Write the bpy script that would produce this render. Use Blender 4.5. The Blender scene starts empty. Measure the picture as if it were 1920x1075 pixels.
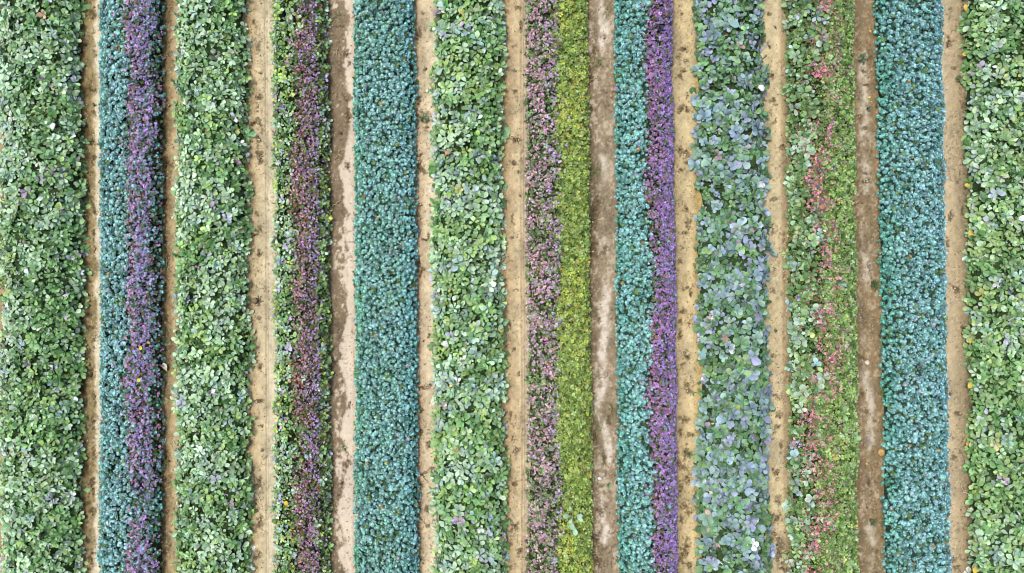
import bpy, math
import numpy as np
from mathutils import Matrix, Vector

S = bpy.context.scene
COL = S.collection

# ------------------------------------------------------------------ camera, sky, sun, exposure
H_CAM = 14.0            # metres above the soil
PPM = 120.0             # photograph pixels per metre on the soil
CXP, CYP = 960.0, 537.5
cam = bpy.data.cameras.new('camera')
cam.lens = 36.0 * H_CAM / 16.0
cam.clip_end = 2000
cam_o = bpy.data.objects.new('camera', cam)
cam_o.location = (0, 0, H_CAM)
COL.objects.link(cam_o)
S.camera = cam_o

SUN_EL, SUN_AZ = math.radians(72), math.radians(300)      # azimuth clockwise from +Y: light from the left
world = bpy.data.worlds.new("World"); S.world = world; world.use_nodes = True
wn = world.node_tree
bg = wn.nodes['Background']
sky = wn.nodes.new('ShaderNodeTexSky'); sky.sky_type = 'NISHITA'; sky.sun_disc = False
sky.sun_elevation = SUN_EL; sky.sun_rotation = SUN_AZ
sky.dust_density = 4.0; sky.air_density = 1.0; sky.ozone_density = 0.6
wn.links.new(sky.outputs[0], bg.inputs[0])
bg.inputs[1].default_value = 0.12
sun = bpy.data.lights.new('sun', 'SUN'); sun.energy = 1.9; sun.angle = math.radians(16); sun.color = (1, 0.965, 0.92)
sun_o = bpy.data.objects.new('sun', sun)
sd = Vector((math.sin(SUN_AZ) * math.cos(SUN_EL), math.cos(SUN_AZ) * math.cos(SUN_EL), math.sin(SUN_EL)))
sun_o.rotation_euler = sd.to_track_quat('Z', 'Y').to_euler()
sun_o.location = sd * 20
COL.objects.link(sun_o)
S.view_settings.view_transform = 'Standard'
try: S.view_settings.look = 'None'
except Exception: pass
S.view_settings.gamma = 1.0
S.cycles.filter_width = 1.1
S.view_settings.exposure = 0.88
S.view_settings.use_curve_mapping = False

# ------------------------------------------------------------------ numeric helpers
def W(px, py, z=0.0):
    k = (1 - z / H_CAM) / PPM
    return ((px - CXP) * k, (CYP - py) * k, z)

def lin(c):
    c = np.asarray(c, float) / 255.0
    return np.where(c <= 0.04045, c / 12.92, ((c + 0.055) / 1.055) ** 2.4)

ALB = 0.66
def alb(*c):
    return lin(c) * ALB

def _h(ix, iy, s):
    n = (ix.astype(np.int64) * 374761393 + iy.astype(np.int64) * 668265263 + s * 2147483647) & 0xffffffff
    n = ((n ^ (n >> 13)) * 1274126177) & 0xffffffff
    n = ((n ^ (n >> 15)) * 2246822519) & 0xffffffff
    n = n ^ (n >> 16)
    return (n & 0xffff) / 65535.0

def vn(x, y, s=0):
    x = np.asarray(x, float); y = np.asarray(y, float)
    ix = np.floor(x); iy = np.floor(y); fx = x - ix; fy = y - iy
    fx = fx * fx * (3 - 2 * fx); fy = fy * fy * (3 - 2 * fy)
    a = _h(ix, iy, s); b = _h(ix + 1, iy, s); c = _h(ix, iy + 1, s); d = _h(ix + 1, iy + 1, s)
    return (a * (1 - fx) + b * fx) * (1 - fy) + (c * (1 - fx) + d * fx) * fy

def fbm(x, y, s=0, o=4, g=0.5):
    r = 0; a = 1; t = 0
    for i in range(o):
        r = r + a * vn(x * 2 ** i + 17.3 * i, y * 2 ** i - 9.1 * i, s + 31 * i); t += a; a *= g
    return r / t            # 0..1, centred on 0.5

def sstep(a, b, x):
    t = np.clip((x - a) / (b - a), 0, 1); return t * t * (3 - 2 * t)

PYK = [0, 360, 720, 1075]
Y0, Y1 = -5.35, 5.35

# ------------------------------------------------------------------ mesh helpers
def set_props(o, label=None, cat=None, group=None, kind=None):
    if label: o['label'] = label
    if cat: o['category'] = cat
    if group: o['group'] = group
    if kind: o['kind'] = kind
    return o

def mesh_np(name, V, tris, quads, mat, tint=None, uv=None, smooth=True):
    me = bpy.data.meshes.new(name)
    nt, nq = len(tris), len(quads)
    me.vertices.add(len(V)); me.vertices.foreach_set('co', np.asarray(V, np.float32).ravel())
    loops = np.concatenate([np.asarray(tris, np.int32).ravel(), np.asarray(quads, np.int32).ravel()])
    me.loops.add(len(loops)); me.loops.foreach_set('vertex_index', loops)
    me.polygons.add(nt + nq)
    st = np.concatenate([np.arange(nt) * 3, nt * 3 + np.arange(nq) * 4]).astype(np.int32)
    me.polygons.foreach_set('loop_start', st)
    try: me.polygons.foreach_set('loop_total', np.concatenate([np.full(nt, 3), np.full(nq, 4)]).astype(np.int32))
    except Exception: pass
    me.update(calc_edges=True)
    me.polygons.foreach_set('use_smooth', np.full(nt + nq, smooth))
    if tint is not None:
        a = me.attributes.new('tint', 'FLOAT_COLOR', 'POINT')
        c = np.ones((len(V), 4), np.float32); c[:, :3] = tint
        a.data.foreach_set('color', c.ravel())
    if uv is not None:
        a = me.attributes.new('leaf_uv', 'FLOAT_VECTOR', 'POINT')
        c = np.zeros((len(V), 3), np.float32); c[:, :2] = uv
        a.data.foreach_set('vector', c.ravel())
    me.materials.append(mat)
    me.validate()
    return me

def link(name, me, parent=None):
    o = bpy.data.objects.new(name, me); COL.objects.link(o)
    if parent is not None: o.parent = parent
    return o

class Tmpl:
    """a small shape: verts, triangles, quads, per-vertex tint factor, leaf coordinates"""
    def __init__(s, V, T, Q, M=None, UV=None):
        s.V = np.array(V, float); s.T = np.array(T, int).reshape(-1, 3); s.Q = np.array(Q, int).reshape(-1, 4)
        s.M = np.ones((len(s.V), 3)) if M is None else np.array(M, float)
        s.UV = np.zeros((len(s.V), 2)) if UV is None else np.array(UV, float)

def leaf_tmpl(width=0.8, curl=0.15, fold=0.12, base=0.25, wave=0.0, skew=0.0, tip=0.9):
    """obovate leaf lying along +Y from 0 to 1, top side +Z"""
    rows = [(0.20, base), (0.45, 0.82), (0.70, 1.0), (tip, 0.60)]
    V = [(0, 0, 0)]; UV = [(0, 0)]
    for i, (y, w) in enumerate(rows):
        hw = w * width / 2
        for sgn in (-1, 0, 1):
            z = -curl * y * y + (fold * abs(sgn) * hw * 2) + (wave * math.sin(i * 2.3 + sgn * 1.9) if sgn else 0) + 0.08 * y
            V.append((sgn * hw + skew * y * y, y, z)); UV.append((sgn, y))
    V.append((skew, 1.0, -curl + 0.08)); UV.append((0, 1))
    T = [(0, 2, 1), (0, 3, 2), (10, 11, 13), (11, 12, 13)]
    T = [(0, 2, 1), (0, 3, 2), (10, 11, 13), (11, 12, 13)]
    Q = []
    for i in range(3):
        a = 1 + i * 3; b = a + 3
        Q += [(a, a + 1, b + 1, b), (a + 1, a + 2, b + 2, b + 1)]
    M = [[.70 + .34 * v + .16 * abs(u_)] * 3 for (u_, v) in UV]  # painted leaf shading: base darkened, tip and rim brightened as a highlight
    return Tmpl(V, T, Q, M, UV)

_r = np.random.default_rng(5)
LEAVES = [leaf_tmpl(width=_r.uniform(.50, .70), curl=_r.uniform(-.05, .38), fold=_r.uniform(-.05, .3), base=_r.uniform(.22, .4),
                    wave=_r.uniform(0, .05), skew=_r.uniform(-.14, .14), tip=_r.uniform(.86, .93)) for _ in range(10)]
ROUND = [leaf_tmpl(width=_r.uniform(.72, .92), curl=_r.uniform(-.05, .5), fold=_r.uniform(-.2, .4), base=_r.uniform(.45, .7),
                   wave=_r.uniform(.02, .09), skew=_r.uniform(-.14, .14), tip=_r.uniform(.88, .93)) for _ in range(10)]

def head_tmpl(rng, n_out=7, n_in=5, wid=0.42, light=1.55, drop=0.6):
    """little dome-shaped rosette about one unit across: kite-shaped florets round a centre"""
    V = []; Q = []; M = []
    def kite(az, el, r0, L, w, m):
        d = np.array([math.cos(az) * math.cos(el), math.sin(az) * math.cos(el), math.sin(el)])
        s = np.array([-math.sin(az), math.cos(az), 0])
        up = np.cross(d, s); up = up if up[2] > 0 else -up
        o = d * r0 + np.array([0, 0, .12 if el > .5 else 0.0])
        b = len(V)
        V.extend([o, o + d * L * .55 + s * w / 2 + up * .05, o + d * L - up * .05, o + d * L * .55 - s * w / 2 + up * .05])
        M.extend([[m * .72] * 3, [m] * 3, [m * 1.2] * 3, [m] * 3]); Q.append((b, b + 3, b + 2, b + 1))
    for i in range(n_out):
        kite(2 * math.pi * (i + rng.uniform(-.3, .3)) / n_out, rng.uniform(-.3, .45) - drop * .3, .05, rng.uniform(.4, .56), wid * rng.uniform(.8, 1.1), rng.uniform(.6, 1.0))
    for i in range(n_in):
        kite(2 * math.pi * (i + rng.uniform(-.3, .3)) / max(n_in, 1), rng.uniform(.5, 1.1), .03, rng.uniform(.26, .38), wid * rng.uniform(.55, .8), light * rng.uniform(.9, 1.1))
    return Tmpl(V, [], Q, M)

HEADS = [head_tmpl(_r) for _ in range(8)]
FLORETS = [head_tmpl(_r, 5, 1, .5, 1.3, 0) for _ in range(4)] + [head_tmpl(_r, 4, 2, .5, 1.4, 0) for _ in range(3)]

def tuft_tmpl(rng, n=4):
    V = []; Q = []; M = []
    for i in range(n):
        az = 2 * math.pi * (i + rng.uniform(-.4, .4)) / n; el = rng.uniform(-.1, .8)
        d = np.array([math.cos(az) * math.cos(el), math.sin(az) * math.cos(el), math.sin(el)])
        s = np.array([-math.sin(az), math.cos(az), rng.uniform(-.3, .3)])
        L = rng.uniform(.4, .6); w = rng.uniform(.3, .46); b = len(V)
        V.extend([d * .03, d * L * .6 + s * w / 2 + [0, 0, .04], d * L - np.array([0, 0, .06]), d * L * .6 - s * w / 2 + [0, 0, .04]])
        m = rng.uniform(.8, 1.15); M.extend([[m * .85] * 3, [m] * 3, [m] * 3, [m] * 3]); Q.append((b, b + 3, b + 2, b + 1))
    return Tmpl(V, [], Q, M)
TUFTS = [tuft_tmpl(_r, k) for k in (3, 4, 4, 5, 5)]

def frames(d, n):
    """rotation matrices with columns side, direction, normal"""
    d = d / np.linalg.norm(d, axis=1, keepdims=True)
    s = np.cross(d, n); s /= np.linalg.norm(s, axis=1, keepdims=True) + 1e-9
    n2 = np.cross(s, d)
    return np.stack([s, d, n2], axis=2)

def batch(name, items, mat, parent, parts_n=0, part_name='leaf', label=None, score=None, stuff_name=None):
    """items: dict(pos (n,3), R (n,3,3), size (n,), col (n,3), var (n,), tm list of templates)
       the parts_n best scored become objects of their own, the rest one joined part"""
    pos, R, size, colr, var, tm = (items[k] for k in ('pos', 'R', 'size', 'col', 'var', 'tm'))
    n = len(pos)
    keep = np.ones(n, bool)
    if parts_n:
        k = 1 - pos[:, 2] / H_CAM
        inx = (np.abs(pos[:, 0]) < 7.95 * k) & (np.abs(pos[:, 1]) < 4.42 * k)
        sc = np.where(inx, score, -1e9)
        idx = np.argsort(-sc)[:parts_n]
        idx = idx[sc[idx] > -1e8]
        keep[idx] = False
        cache = {}
        for i in idx:
            v = int(var[i])
            if v not in cache:
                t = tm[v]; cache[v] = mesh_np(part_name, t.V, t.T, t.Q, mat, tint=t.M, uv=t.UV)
            o = link(part_name, cache[v], parent)
            M = Matrix([list(R[i, 0] * size[i]) + [pos[i, 0]], list(R[i, 1] * size[i]) + [pos[i, 1]],
                        list(R[i, 2] * size[i]) + [pos[i, 2]], [0, 0, 0, 1]])
            o.matrix_local = M if parent is None else Matrix.Translation(-parent.location) @ M
            o.color = (*colr[i], 1.0)
    VV = []; TT = []; QQ = []; CC = []; UU = []; off = 0
    for v, t in enumerate(tm):
        m = np.where(keep & (var == v))[0]
        if len(m) == 0: continue
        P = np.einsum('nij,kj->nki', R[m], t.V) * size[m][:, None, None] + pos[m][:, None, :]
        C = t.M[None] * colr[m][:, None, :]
        k = len(t.V); base = off + np.arange(len(m))[:, None, None] * k
        VV.append(P.reshape(-1, 3)); CC.append(C.reshape(-1, 3)); UU.append(np.tile(t.UV, (len(m), 1)))
        if len(t.T): TT.append((t.T[None] + base).reshape(-1, 3))
        if len(t.Q): QQ.append((t.Q[None] + base).reshape(-1, 4))
        off += len(m) * k
    V = np.concatenate(VV)
    if parent is not None: V = V - np.array(parent.location)[None]
    me = mesh_np(stuff_name or part_name, V, np.concatenate(TT) if TT else np.zeros((0, 3), int),
                 np.concatenate(QQ) if QQ else np.zeros((0, 4), int), mat, tint=np.concatenate(CC), uv=np.concatenate(UU))
    o = link(stuff_name or part_name, me, parent)
    o['kind'] = 'stuff'
    if label: o['label'] = label
    return o

# ------------------------------------------------------------------ materials
def new_mat(name):
    m = bpy.data.materials.new(name); m.use_nodes = True
    nt = m.node_tree; nt.nodes.clear()
    out = nt.nodes.new('ShaderNodeOutputMaterial')
    return m, nt, out

def plant_mat(name, rough=0.5, spec=0.4, trans=0.15, vein=0.0, mott=0.18, scale=45):
    m, nt, out = new_mat(name); N = nt.nodes; L = nt.links
    at = N.new('ShaderNodeAttribute'); at.attribute_name = 'tint'
    oi = N.new('ShaderNodeObjectInfo')
    mx = N.new('ShaderNodeMix'); mx.data_type = 'RGBA'; mx.blend_type = 'MULTIPLY'; mx.inputs[0].default_value = 1
    L.new(at.outputs['Color'], mx.inputs[6]); L.new(oi.outputs['Color'], mx.inputs[7])
    geo = N.new('ShaderNodeNewGeometry')
    no = N.new('ShaderNodeTexNoise'); no.inputs['Scale'].default_value = scale; no.inputs['Detail'].default_value = 3
    L.new(geo.outputs['Position'], no.inputs['Vector'])
    mr = N.new('ShaderNodeMapRange'); mr.inputs['From Min'].default_value = .3; mr.inputs['From Max'].default_value = .7
    mr.inputs['To Min'].default_value = 1 - mott; mr.inputs['To Max'].default_value = 1 + mott
    L.new(no.outputs['Fac'], mr.inputs['Value'])
    mul = N.new('ShaderNodeVectorMath'); mul.operation = 'SCALE'
    L.new(mx.outputs[2], mul.inputs[0]); L.new(mr.outputs[0], mul.inputs['Scale'])
    colr = mul.outputs[0]
    if vein:
        uv = N.new('ShaderNodeAttribute'); uv.attribute_name = 'leaf_uv'
        sp = N.new('ShaderNodeSeparateXYZ'); L.new(uv.outputs['Vector'], sp.inputs[0])
        ab = N.new('ShaderNodeMath'); ab.operation = 'ABSOLUTE'; L.new(sp.outputs[0], ab.inputs[0])
        v1 = N.new('ShaderNodeMapRange'); v1.inputs['From Min'].default_value = 0.0; v1.inputs['From Max'].default_value = 0.16
        v1.inputs['To Min'].default_value = vein; v1.inputs['To Max'].default_value = 0.0
        L.new(ab.outputs[0], v1.inputs['Value'])
        # side veins: stripes along v - |u|*0.5
        a1 = N.new('ShaderNodeMath'); a1.operation = 'MULTIPLY_ADD'; a1.inputs[1].default_value = -0.35; L.new(ab.outputs[0], a1.inputs[0]); L.new(sp.outputs[1], a1.inputs[2])
        a2 = N.new('ShaderNodeMath'); a2.operation = 'MULTIPLY'; a2.inputs[1].default_value = 38; L.new(a1.outputs[0], a2.inputs[0])
        a3 = N.new('ShaderNodeMath'); a3.operation = 'SINE'; L.new(a2.outputs[0], a3.inputs[0])
        v2 = N.new('ShaderNodeMapRange'); v2.inputs['From Min'].default_value = 0.7; v2.inputs['From Max'].default_value = 1.0
        v2.inputs['To Min'].default_value = 0.0; v2.inputs['To Max'].default_value = vein * .5
        L.new(a3.outputs[0], v2.inputs['Value'])
        ad = N.new('ShaderNodeMath'); ad.operation = 'ADD'; L.new(v1.outputs[0], ad.inputs[0]); L.new(v2.outputs[0], ad.inputs[1])
        mv = N.new('ShaderNodeMix'); mv.data_type = 'RGBA'
        L.new(ad.outputs[0], mv.inputs[0]); L.new(colr, mv.inputs[6]); mv.inputs[7].default_value = (.36, .42, .26, 1)
        colr = mv.outputs[2]
    p = N.new('ShaderNodeBsdfPrincipled'); p.inputs['Roughness'].default_value = rough
    p.inputs['Specular IOR Level'].default_value = spec
    L.new(colr, p.inputs['Base Color'])
    if trans:
        tr = N.new('ShaderNodeBsdfTranslucent'); L.new(colr, tr.inputs['Color'])
        ms = N.new('ShaderNodeMixShader'); ms.inputs[0].default_value = trans
        L.new(p.outputs[0], ms.inputs[1]); L.new(tr.outputs[0], ms.inputs[2]); L.new(ms.outputs[0], out.inputs[0])
    else:
        L.new(p.outputs[0], out.inputs[0])
    return m

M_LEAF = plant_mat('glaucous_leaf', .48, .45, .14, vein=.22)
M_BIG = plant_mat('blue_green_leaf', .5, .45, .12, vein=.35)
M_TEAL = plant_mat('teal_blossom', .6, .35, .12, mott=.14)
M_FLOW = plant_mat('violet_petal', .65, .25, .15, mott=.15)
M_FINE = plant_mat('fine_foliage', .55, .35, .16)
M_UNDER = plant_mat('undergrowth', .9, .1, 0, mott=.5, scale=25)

def soil_mat(name, use_tint=True):
    m, nt, out = new_mat(name); N = nt.nodes; L = nt.links
    geo = N.new('ShaderNodeNewGeometry')
    p = N.new('ShaderNodeBsdfPrincipled'); p.inputs['Roughness'].default_value = .95; p.inputs['Specular IOR Level'].default_value = .15
    n1 = N.new('ShaderNodeTexNoise'); n1.inputs['Scale'].default_value = 95; n1.inputs['Detail'].default_value = 6; n1.inputs['Roughness'].default_value = .7
    n2 = N.new('ShaderNodeTexNoise'); n2.inputs['Scale'].default_value = 9; n2.inputs['Detail'].default_value = 8; n2.inputs['Roughness'].default_value = .65
    L.new(geo.outputs['Position'], n1.inputs['Vector']); L.new(geo.outputs['Position'], n2.inputs['Vector'])
    if use_tint:
        at = N.new('ShaderNodeAttribute'); at.attribute_name = 'tint'; c = at.outputs['Color']
    else:
        cr = N.new('ShaderNodeValToRGB'); L.new(n2.outputs['Fac'], cr.inputs[0])
        cr.color_ramp.elements[0].position = .35; cr.color_ramp.elements[0].color = (.10, .075, .045, 1)
        cr.color_ramp.elements[1].position = .65; cr.color_ramp.elements[1].color = (.26, .20, .13, 1)
        c = cr.outputs[0]
    mr = N.new('ShaderNodeMapRange'); mr.inputs['From Min'].default_value = .3; mr.inputs['From Max'].default_value = .7
    mr.inputs['To Min'].default_value = .82; mr.inputs['To Max'].default_value = 1.16; L.new(n1.outputs['Fac'], mr.inputs['Value'])
    mul = N.new('ShaderNodeVectorMath'); mul.operation = 'SCALE'; L.new(c, mul.inputs[0]); L.new(mr.outputs[0], mul.inputs['Scale'])
    L.new(mul.outputs[0], p.inputs['Base Color'])
    b = N.new('ShaderNodeBump'); b.inputs['Strength'].default_value = .5; b.inputs['Distance'].default_value = .012
    L.new(n1.outputs['Fac'], b.inputs['Height'])
    b2 = N.new('ShaderNodeBump'); b2.inputs['Strength'].default_value = .4; b2.inputs['Distance'].default_value = .03
    L.new(n2.outputs['Fac'], b2.inputs['Height']); L.new(b.outputs[0], b2.inputs['Normal']); L.new(b2.outputs[0], p.inputs['Normal'])
    L.new(p.outputs[0], out.inputs[0])
    return m
M_SOIL = soil_mat('sandy_soil'); M_GROUND = soil_mat('field_soil', False)

# ------------------------------------------------------------------ ground
g = 60; xs = np.concatenate([[-600, -60], np.linspace(-12, 12, g), [60, 600]]); ys = xs.copy()
X, Y = np.meshgrid(xs, ys, indexing='ij'); nn = len(xs)
Z = -0.035 + 0.02 * (fbm(X * 1.3, Y * 1.3, 3) - .5)
I = np.arange(nn * nn).reshape(nn, nn)
Q = np.stack([I[:-1, :-1], I[1:, :-1], I[1:, 1:], I[:-1, 1:]], -1).reshape(-1, 4)
me = mesh_np('ground', np.stack([X, Y, Z], -1).reshape(-1, 3), np.zeros((0, 3), int), Q, M_GROUND)
set_props(link('ground', me), 'brown field soil under the planted rows', kind='structure')

# ------------------------------------------------------------------ sandy paths between the rows
# dark hollows of damp crumbly soil: (px, py, rx, ry, angle)
PITS = {
 1: [(175, 25, 4, 9, 0), (176, 62, 3, 7, .2), (172, 168, 7, 3, .3), (177, 205, 3, 12, 0), (174, 262, 4, 8, 0), (176, 300, 3, 12, .2), (177, 395, 3, 14, -.3), (176, 438, 3, 10, 0), (178, 470, 3, 14, 0),
     (171, 615, 8, 4, .2), (176, 640, 4, 12, 0), (173, 700, 5, 7, 0), (176, 745, 3, 14, 0), (174, 790, 4, 12, 0), (175, 850, 3, 12, 0), (172, 905, 5, 8, .4), (176, 925, 4, 10, 0), (173, 960, 5, 7, .3), (171, 1045, 5, 12, 0)],
 2: [(312, 310, 4, 10, 0), (316, 200, 5, 3, 0), (309, 375, 3, 7, 0), (313, 600, 4, 8, 0), (310, 860, 6, 4, .3), (316, 960, 5, 6, 0)],
 3: [(485, 88, 4, 11, .1), (475, 40, 3, 4, 0), (487, 138, 4, 4, 0), (485, 182, 6, 7, .2), (483, 200, 4, 9, 0), (488, 235, 5, 12, -.4), (475, 232, 6, 3, -.4), (486, 262, 4, 9, .3), (486, 288, 5, 12, -.2), (488, 304, 4, 5, 0),
     (475, 440, 6, 2.5, .5), (483, 400, 3, 5, 0), (486, 432, 5, 7, 0), (487, 475, 5, 5, 0), (485, 505, 3, 4, 0), (484, 567, 6, 8, 0), (485, 598, 3, 4, 0), (488, 688, 4, 7, .2), (478, 660, 3, 5, 0),
     (486, 753, 7, 3, -.5), (490, 800, 3, 3, 0), (492, 845, 3, 3, 0), (487, 905, 5, 16, 0), (480, 945, 3, 5, 0), (488, 980, 6, 14, .1), (484, 1040, 5, 7, 0)],
 4: [(650, 100, 6, 8, 0), (652, 220, 5, 10, 0), (640, 250, 4, 4, 0), (652, 310, 5, 8, 0), (655, 120, 3, 5, 0), (647, 880, 4, 5, 0), (642, 905, 3, 4, 0), (636, 930, 4, 3, 0), (655, 760, 3, 5, 0), (654, 870, 4, 6, 0)],
 5: [(788, 60, 3, 8, 0), (795, 25, 4, 3, 0), (783, 70, 3, 14, 0), (786, 190, 4, 9, .2), (794, 218, 11, 9, 0), (797, 240, 10, 3, .1), (798, 130, 4, 5, 0), (790, 290, 6, 3, 0), (795, 320, 9, 5, .2), (787, 305, 4, 12, 0),
     (804, 445, 2, 7, 0), (806, 385, 2.5, 3, 0), (795, 450, 10, 2, 0), (788, 385, 4, 5, 0), (790, 512, 6, 10, 0), (784, 490, 4, 10, 0), (794, 640, 3, 3, 0), (792, 728, 9, 2.5, .1), (806, 724, 5, 3, 0), (788, 810, 5, 7, .8), (806, 832, 5, 7, -.4), (811, 880, 4, 8, 0),
     (791, 892, 11, 2.5, -.6), (786, 907, 9, 3, .7), (801, 955, 4, 8, 0), (802, 985, 5, 5, 0), (785, 955, 3, 10, 0), (790, 1050, 8, 4, .3), (792, 770, 3, 4, 0)],
 6: [(973, 15, 5, 4, 0), (977, 45, 3, 10, 0), (968, 134, 4, 3, 0), (965, 172, 5, 3, .3), (967, 262, 5, 9, .7), (974, 264, 5, 2, 0), (963, 305, 5, 4, 0), (964, 88, 4, 3, 0), (961, 410, 3, 12, 0), (962, 445, 5, 3, 0), (975, 370, 3, 4, 0), (966, 655, 3, 3, 0),
     (969, 545, 4, 3, .1), (957, 610, 3, 8, 0), (968, 842, 6, 9, -.3), (963, 820, 4, 4, 0), (966, 990, 6, 11, .6), (975, 1035, 3.5, 8, .3), (965, 910, 4, 6, 0), (958, 780, 3, 6, 0), (973, 700, 2, 7, 0), (965, 1060, 5, 4, 0)],
 7: [(1115, 95, 3, 6, 0), (1109, 150, 3, 10, .1), (1133, 70, 3, 4, 0), (1110, 205, 3, 8, 0), (1113, 395, 7, 26, .1), (1112, 465, 7, 18, 0), (1134, 470, 4, 10, .2), (1125, 600, 4, 6, 0), (1116, 820, 4, 16, 0), (1133, 860, 3, 10, 0), (1126, 960, 6, 12, 0), (1118, 1010, 5, 10, 0), (1141, 790, 3, 8, 0), (1122, 1055, 6, 12, 0), (1110, 740, 4, 8, 0)],
 8: [(1272, 12, 3, 3, 0), (1280, 27, 3, 3, 0), (1281, 95, 7, 6, -.3), (1273, 108, 4, 4, 0), (1287, 115, 5, 4, 0), (1283, 133, 5, 4, 0), (1276, 145, 4, 5, 0), (1288, 180, 3, 5, 0), (1281, 203, 8, 7, 0), (1291, 208, 5, 4, 0), (1273, 212, 4, 3, 0), (1274, 280, 5, 7, 0), (1284, 287, 10, 8, 0), (1288, 305, 5, 3, 0), (1277, 318, 5, 4, 0),
     (1288, 392, 4, 5, 0), (1290, 420, 6, 13, .1), (1281, 437, 7, 3, 0), (1281, 464, 4, 5, 0), (1276, 490, 5, 5, 0), (1289, 540, 9, 4, -.3), (1295, 550, 3, 7, 0), (1281, 585, 8, 4, .1), (1277, 600, 4, 8, 0), (1293, 607, 6, 5, 0), (1275, 628, 4, 8, 0), (1283, 662, 7, 4, 0), (1290, 672, 4, 5, 0), (1280, 683, 5, 3, 0),
     (1288, 722, 10, 6, -.3), (1293, 734, 5, 4, 0), (1284, 788, 8, 6, .4), (1295, 815, 8, 4, 0), (1277, 812, 4, 5, 0), (1287, 848, 6, 13, 0), (1281, 876, 9, 8, 0), (1272, 868, 5, 6, 0), (1289, 898, 6, 10, .5), (1277, 915, 5, 9, 0), (1306, 925, 3, 6, 0), (1284, 948, 7, 8, 0), (1292, 962, 5, 5, 0), (1278, 975, 4, 8, 0), (1286, 1028, 6, 20, .15), (1277, 1045, 5, 12, 0), (1292, 1062, 6, 7, 0)],
 9: [(1443, 27, 4, 4, 0), (1455, 52, 2, 2, 0), (1443, 88, 3, 7, 0), (1448, 140, 5, 6, 0), (1452, 190, 5, 7, 0), (1455, 228, 2, 7, 0), (1470, 275, 6, 4, -.5), (1452, 375, 8, 5, 0), (1450, 430, 4, 8, 0), (1453, 505, 3, 5, 0), (1449, 545, 5, 5, 0), (1454, 620, 3, 5, 0), (1450, 668, 5, 5, 0),
     (1456, 742, 6, 5, .4), (1463, 748, 5, 4, 0), (1461, 779, 6, 7, 0), (1458, 800, 5, 5, 0), (1465, 838, 3, 8, .2), (1456, 888, 5, 8, 0), (1450, 882, 4, 4, 0), (1459, 938, 7, 8, 0), (1456, 972, 9, 10, 0), (1450, 1000, 5, 6, 0), (1462, 1022, 12, 17, 0), (1465, 1045, 9, 10, 0), (1468, 1065, 6, 9, 0)],
 10: [(1614, 95, 4, 3, 0), (1618, 112, 6, 8, 0), (1620, 135, 4, 4, 0), (1624, 160, 5, 2, 0), (1613, 220, 5, 5, 0), (1622, 240, 5, 5, 0), (1628, 203, 4, 4, 0), (1630, 500, 3, 9, 0), (1638, 535, 6, 8, 0), (1624, 340, 8, 4, 0), (1622, 325, 5, 3, 0), (1617, 670, 8, 4, .3), (1630, 905, 3, 10, 0), (1627, 952, 3, 5, 0), (1636, 978, 6, 6, 0), (1618, 740, 3, 5, 0), (1625, 400, 5, 4, 0)],
 11: [(1782, 25, 3, 8, 0), (1779, 80, 4, 10, 0), (1788, 78, 2, 4, 0), (1790, 128, 4, 3, 0), (1782, 405, 4, 9, .2), (1784, 398, 3, 3, 0), (1777, 460, 3, 12, 0), (1790, 540, 7, 2, .9), (1797, 545, 4, 9, 0), (1808, 620, 4, 14, -.4), (1783, 740, 4, 5, 0), (1798, 777, 5, 4, 0), (1791, 775, 3, 3, 0), (1789, 860, 5, 6, 0), (1790, 1050, 8, 6, 0), (1795, 1065, 5, 6, 0), (1815, 200, 7, 14, 0), (1816, 225, 6, 9, 0), (1818, 480, 6, 24, 0), (1822, 960, 6, 22, 0), (1806, 395, 5, 9, 0)],
 0: [], 12: []
}
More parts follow.
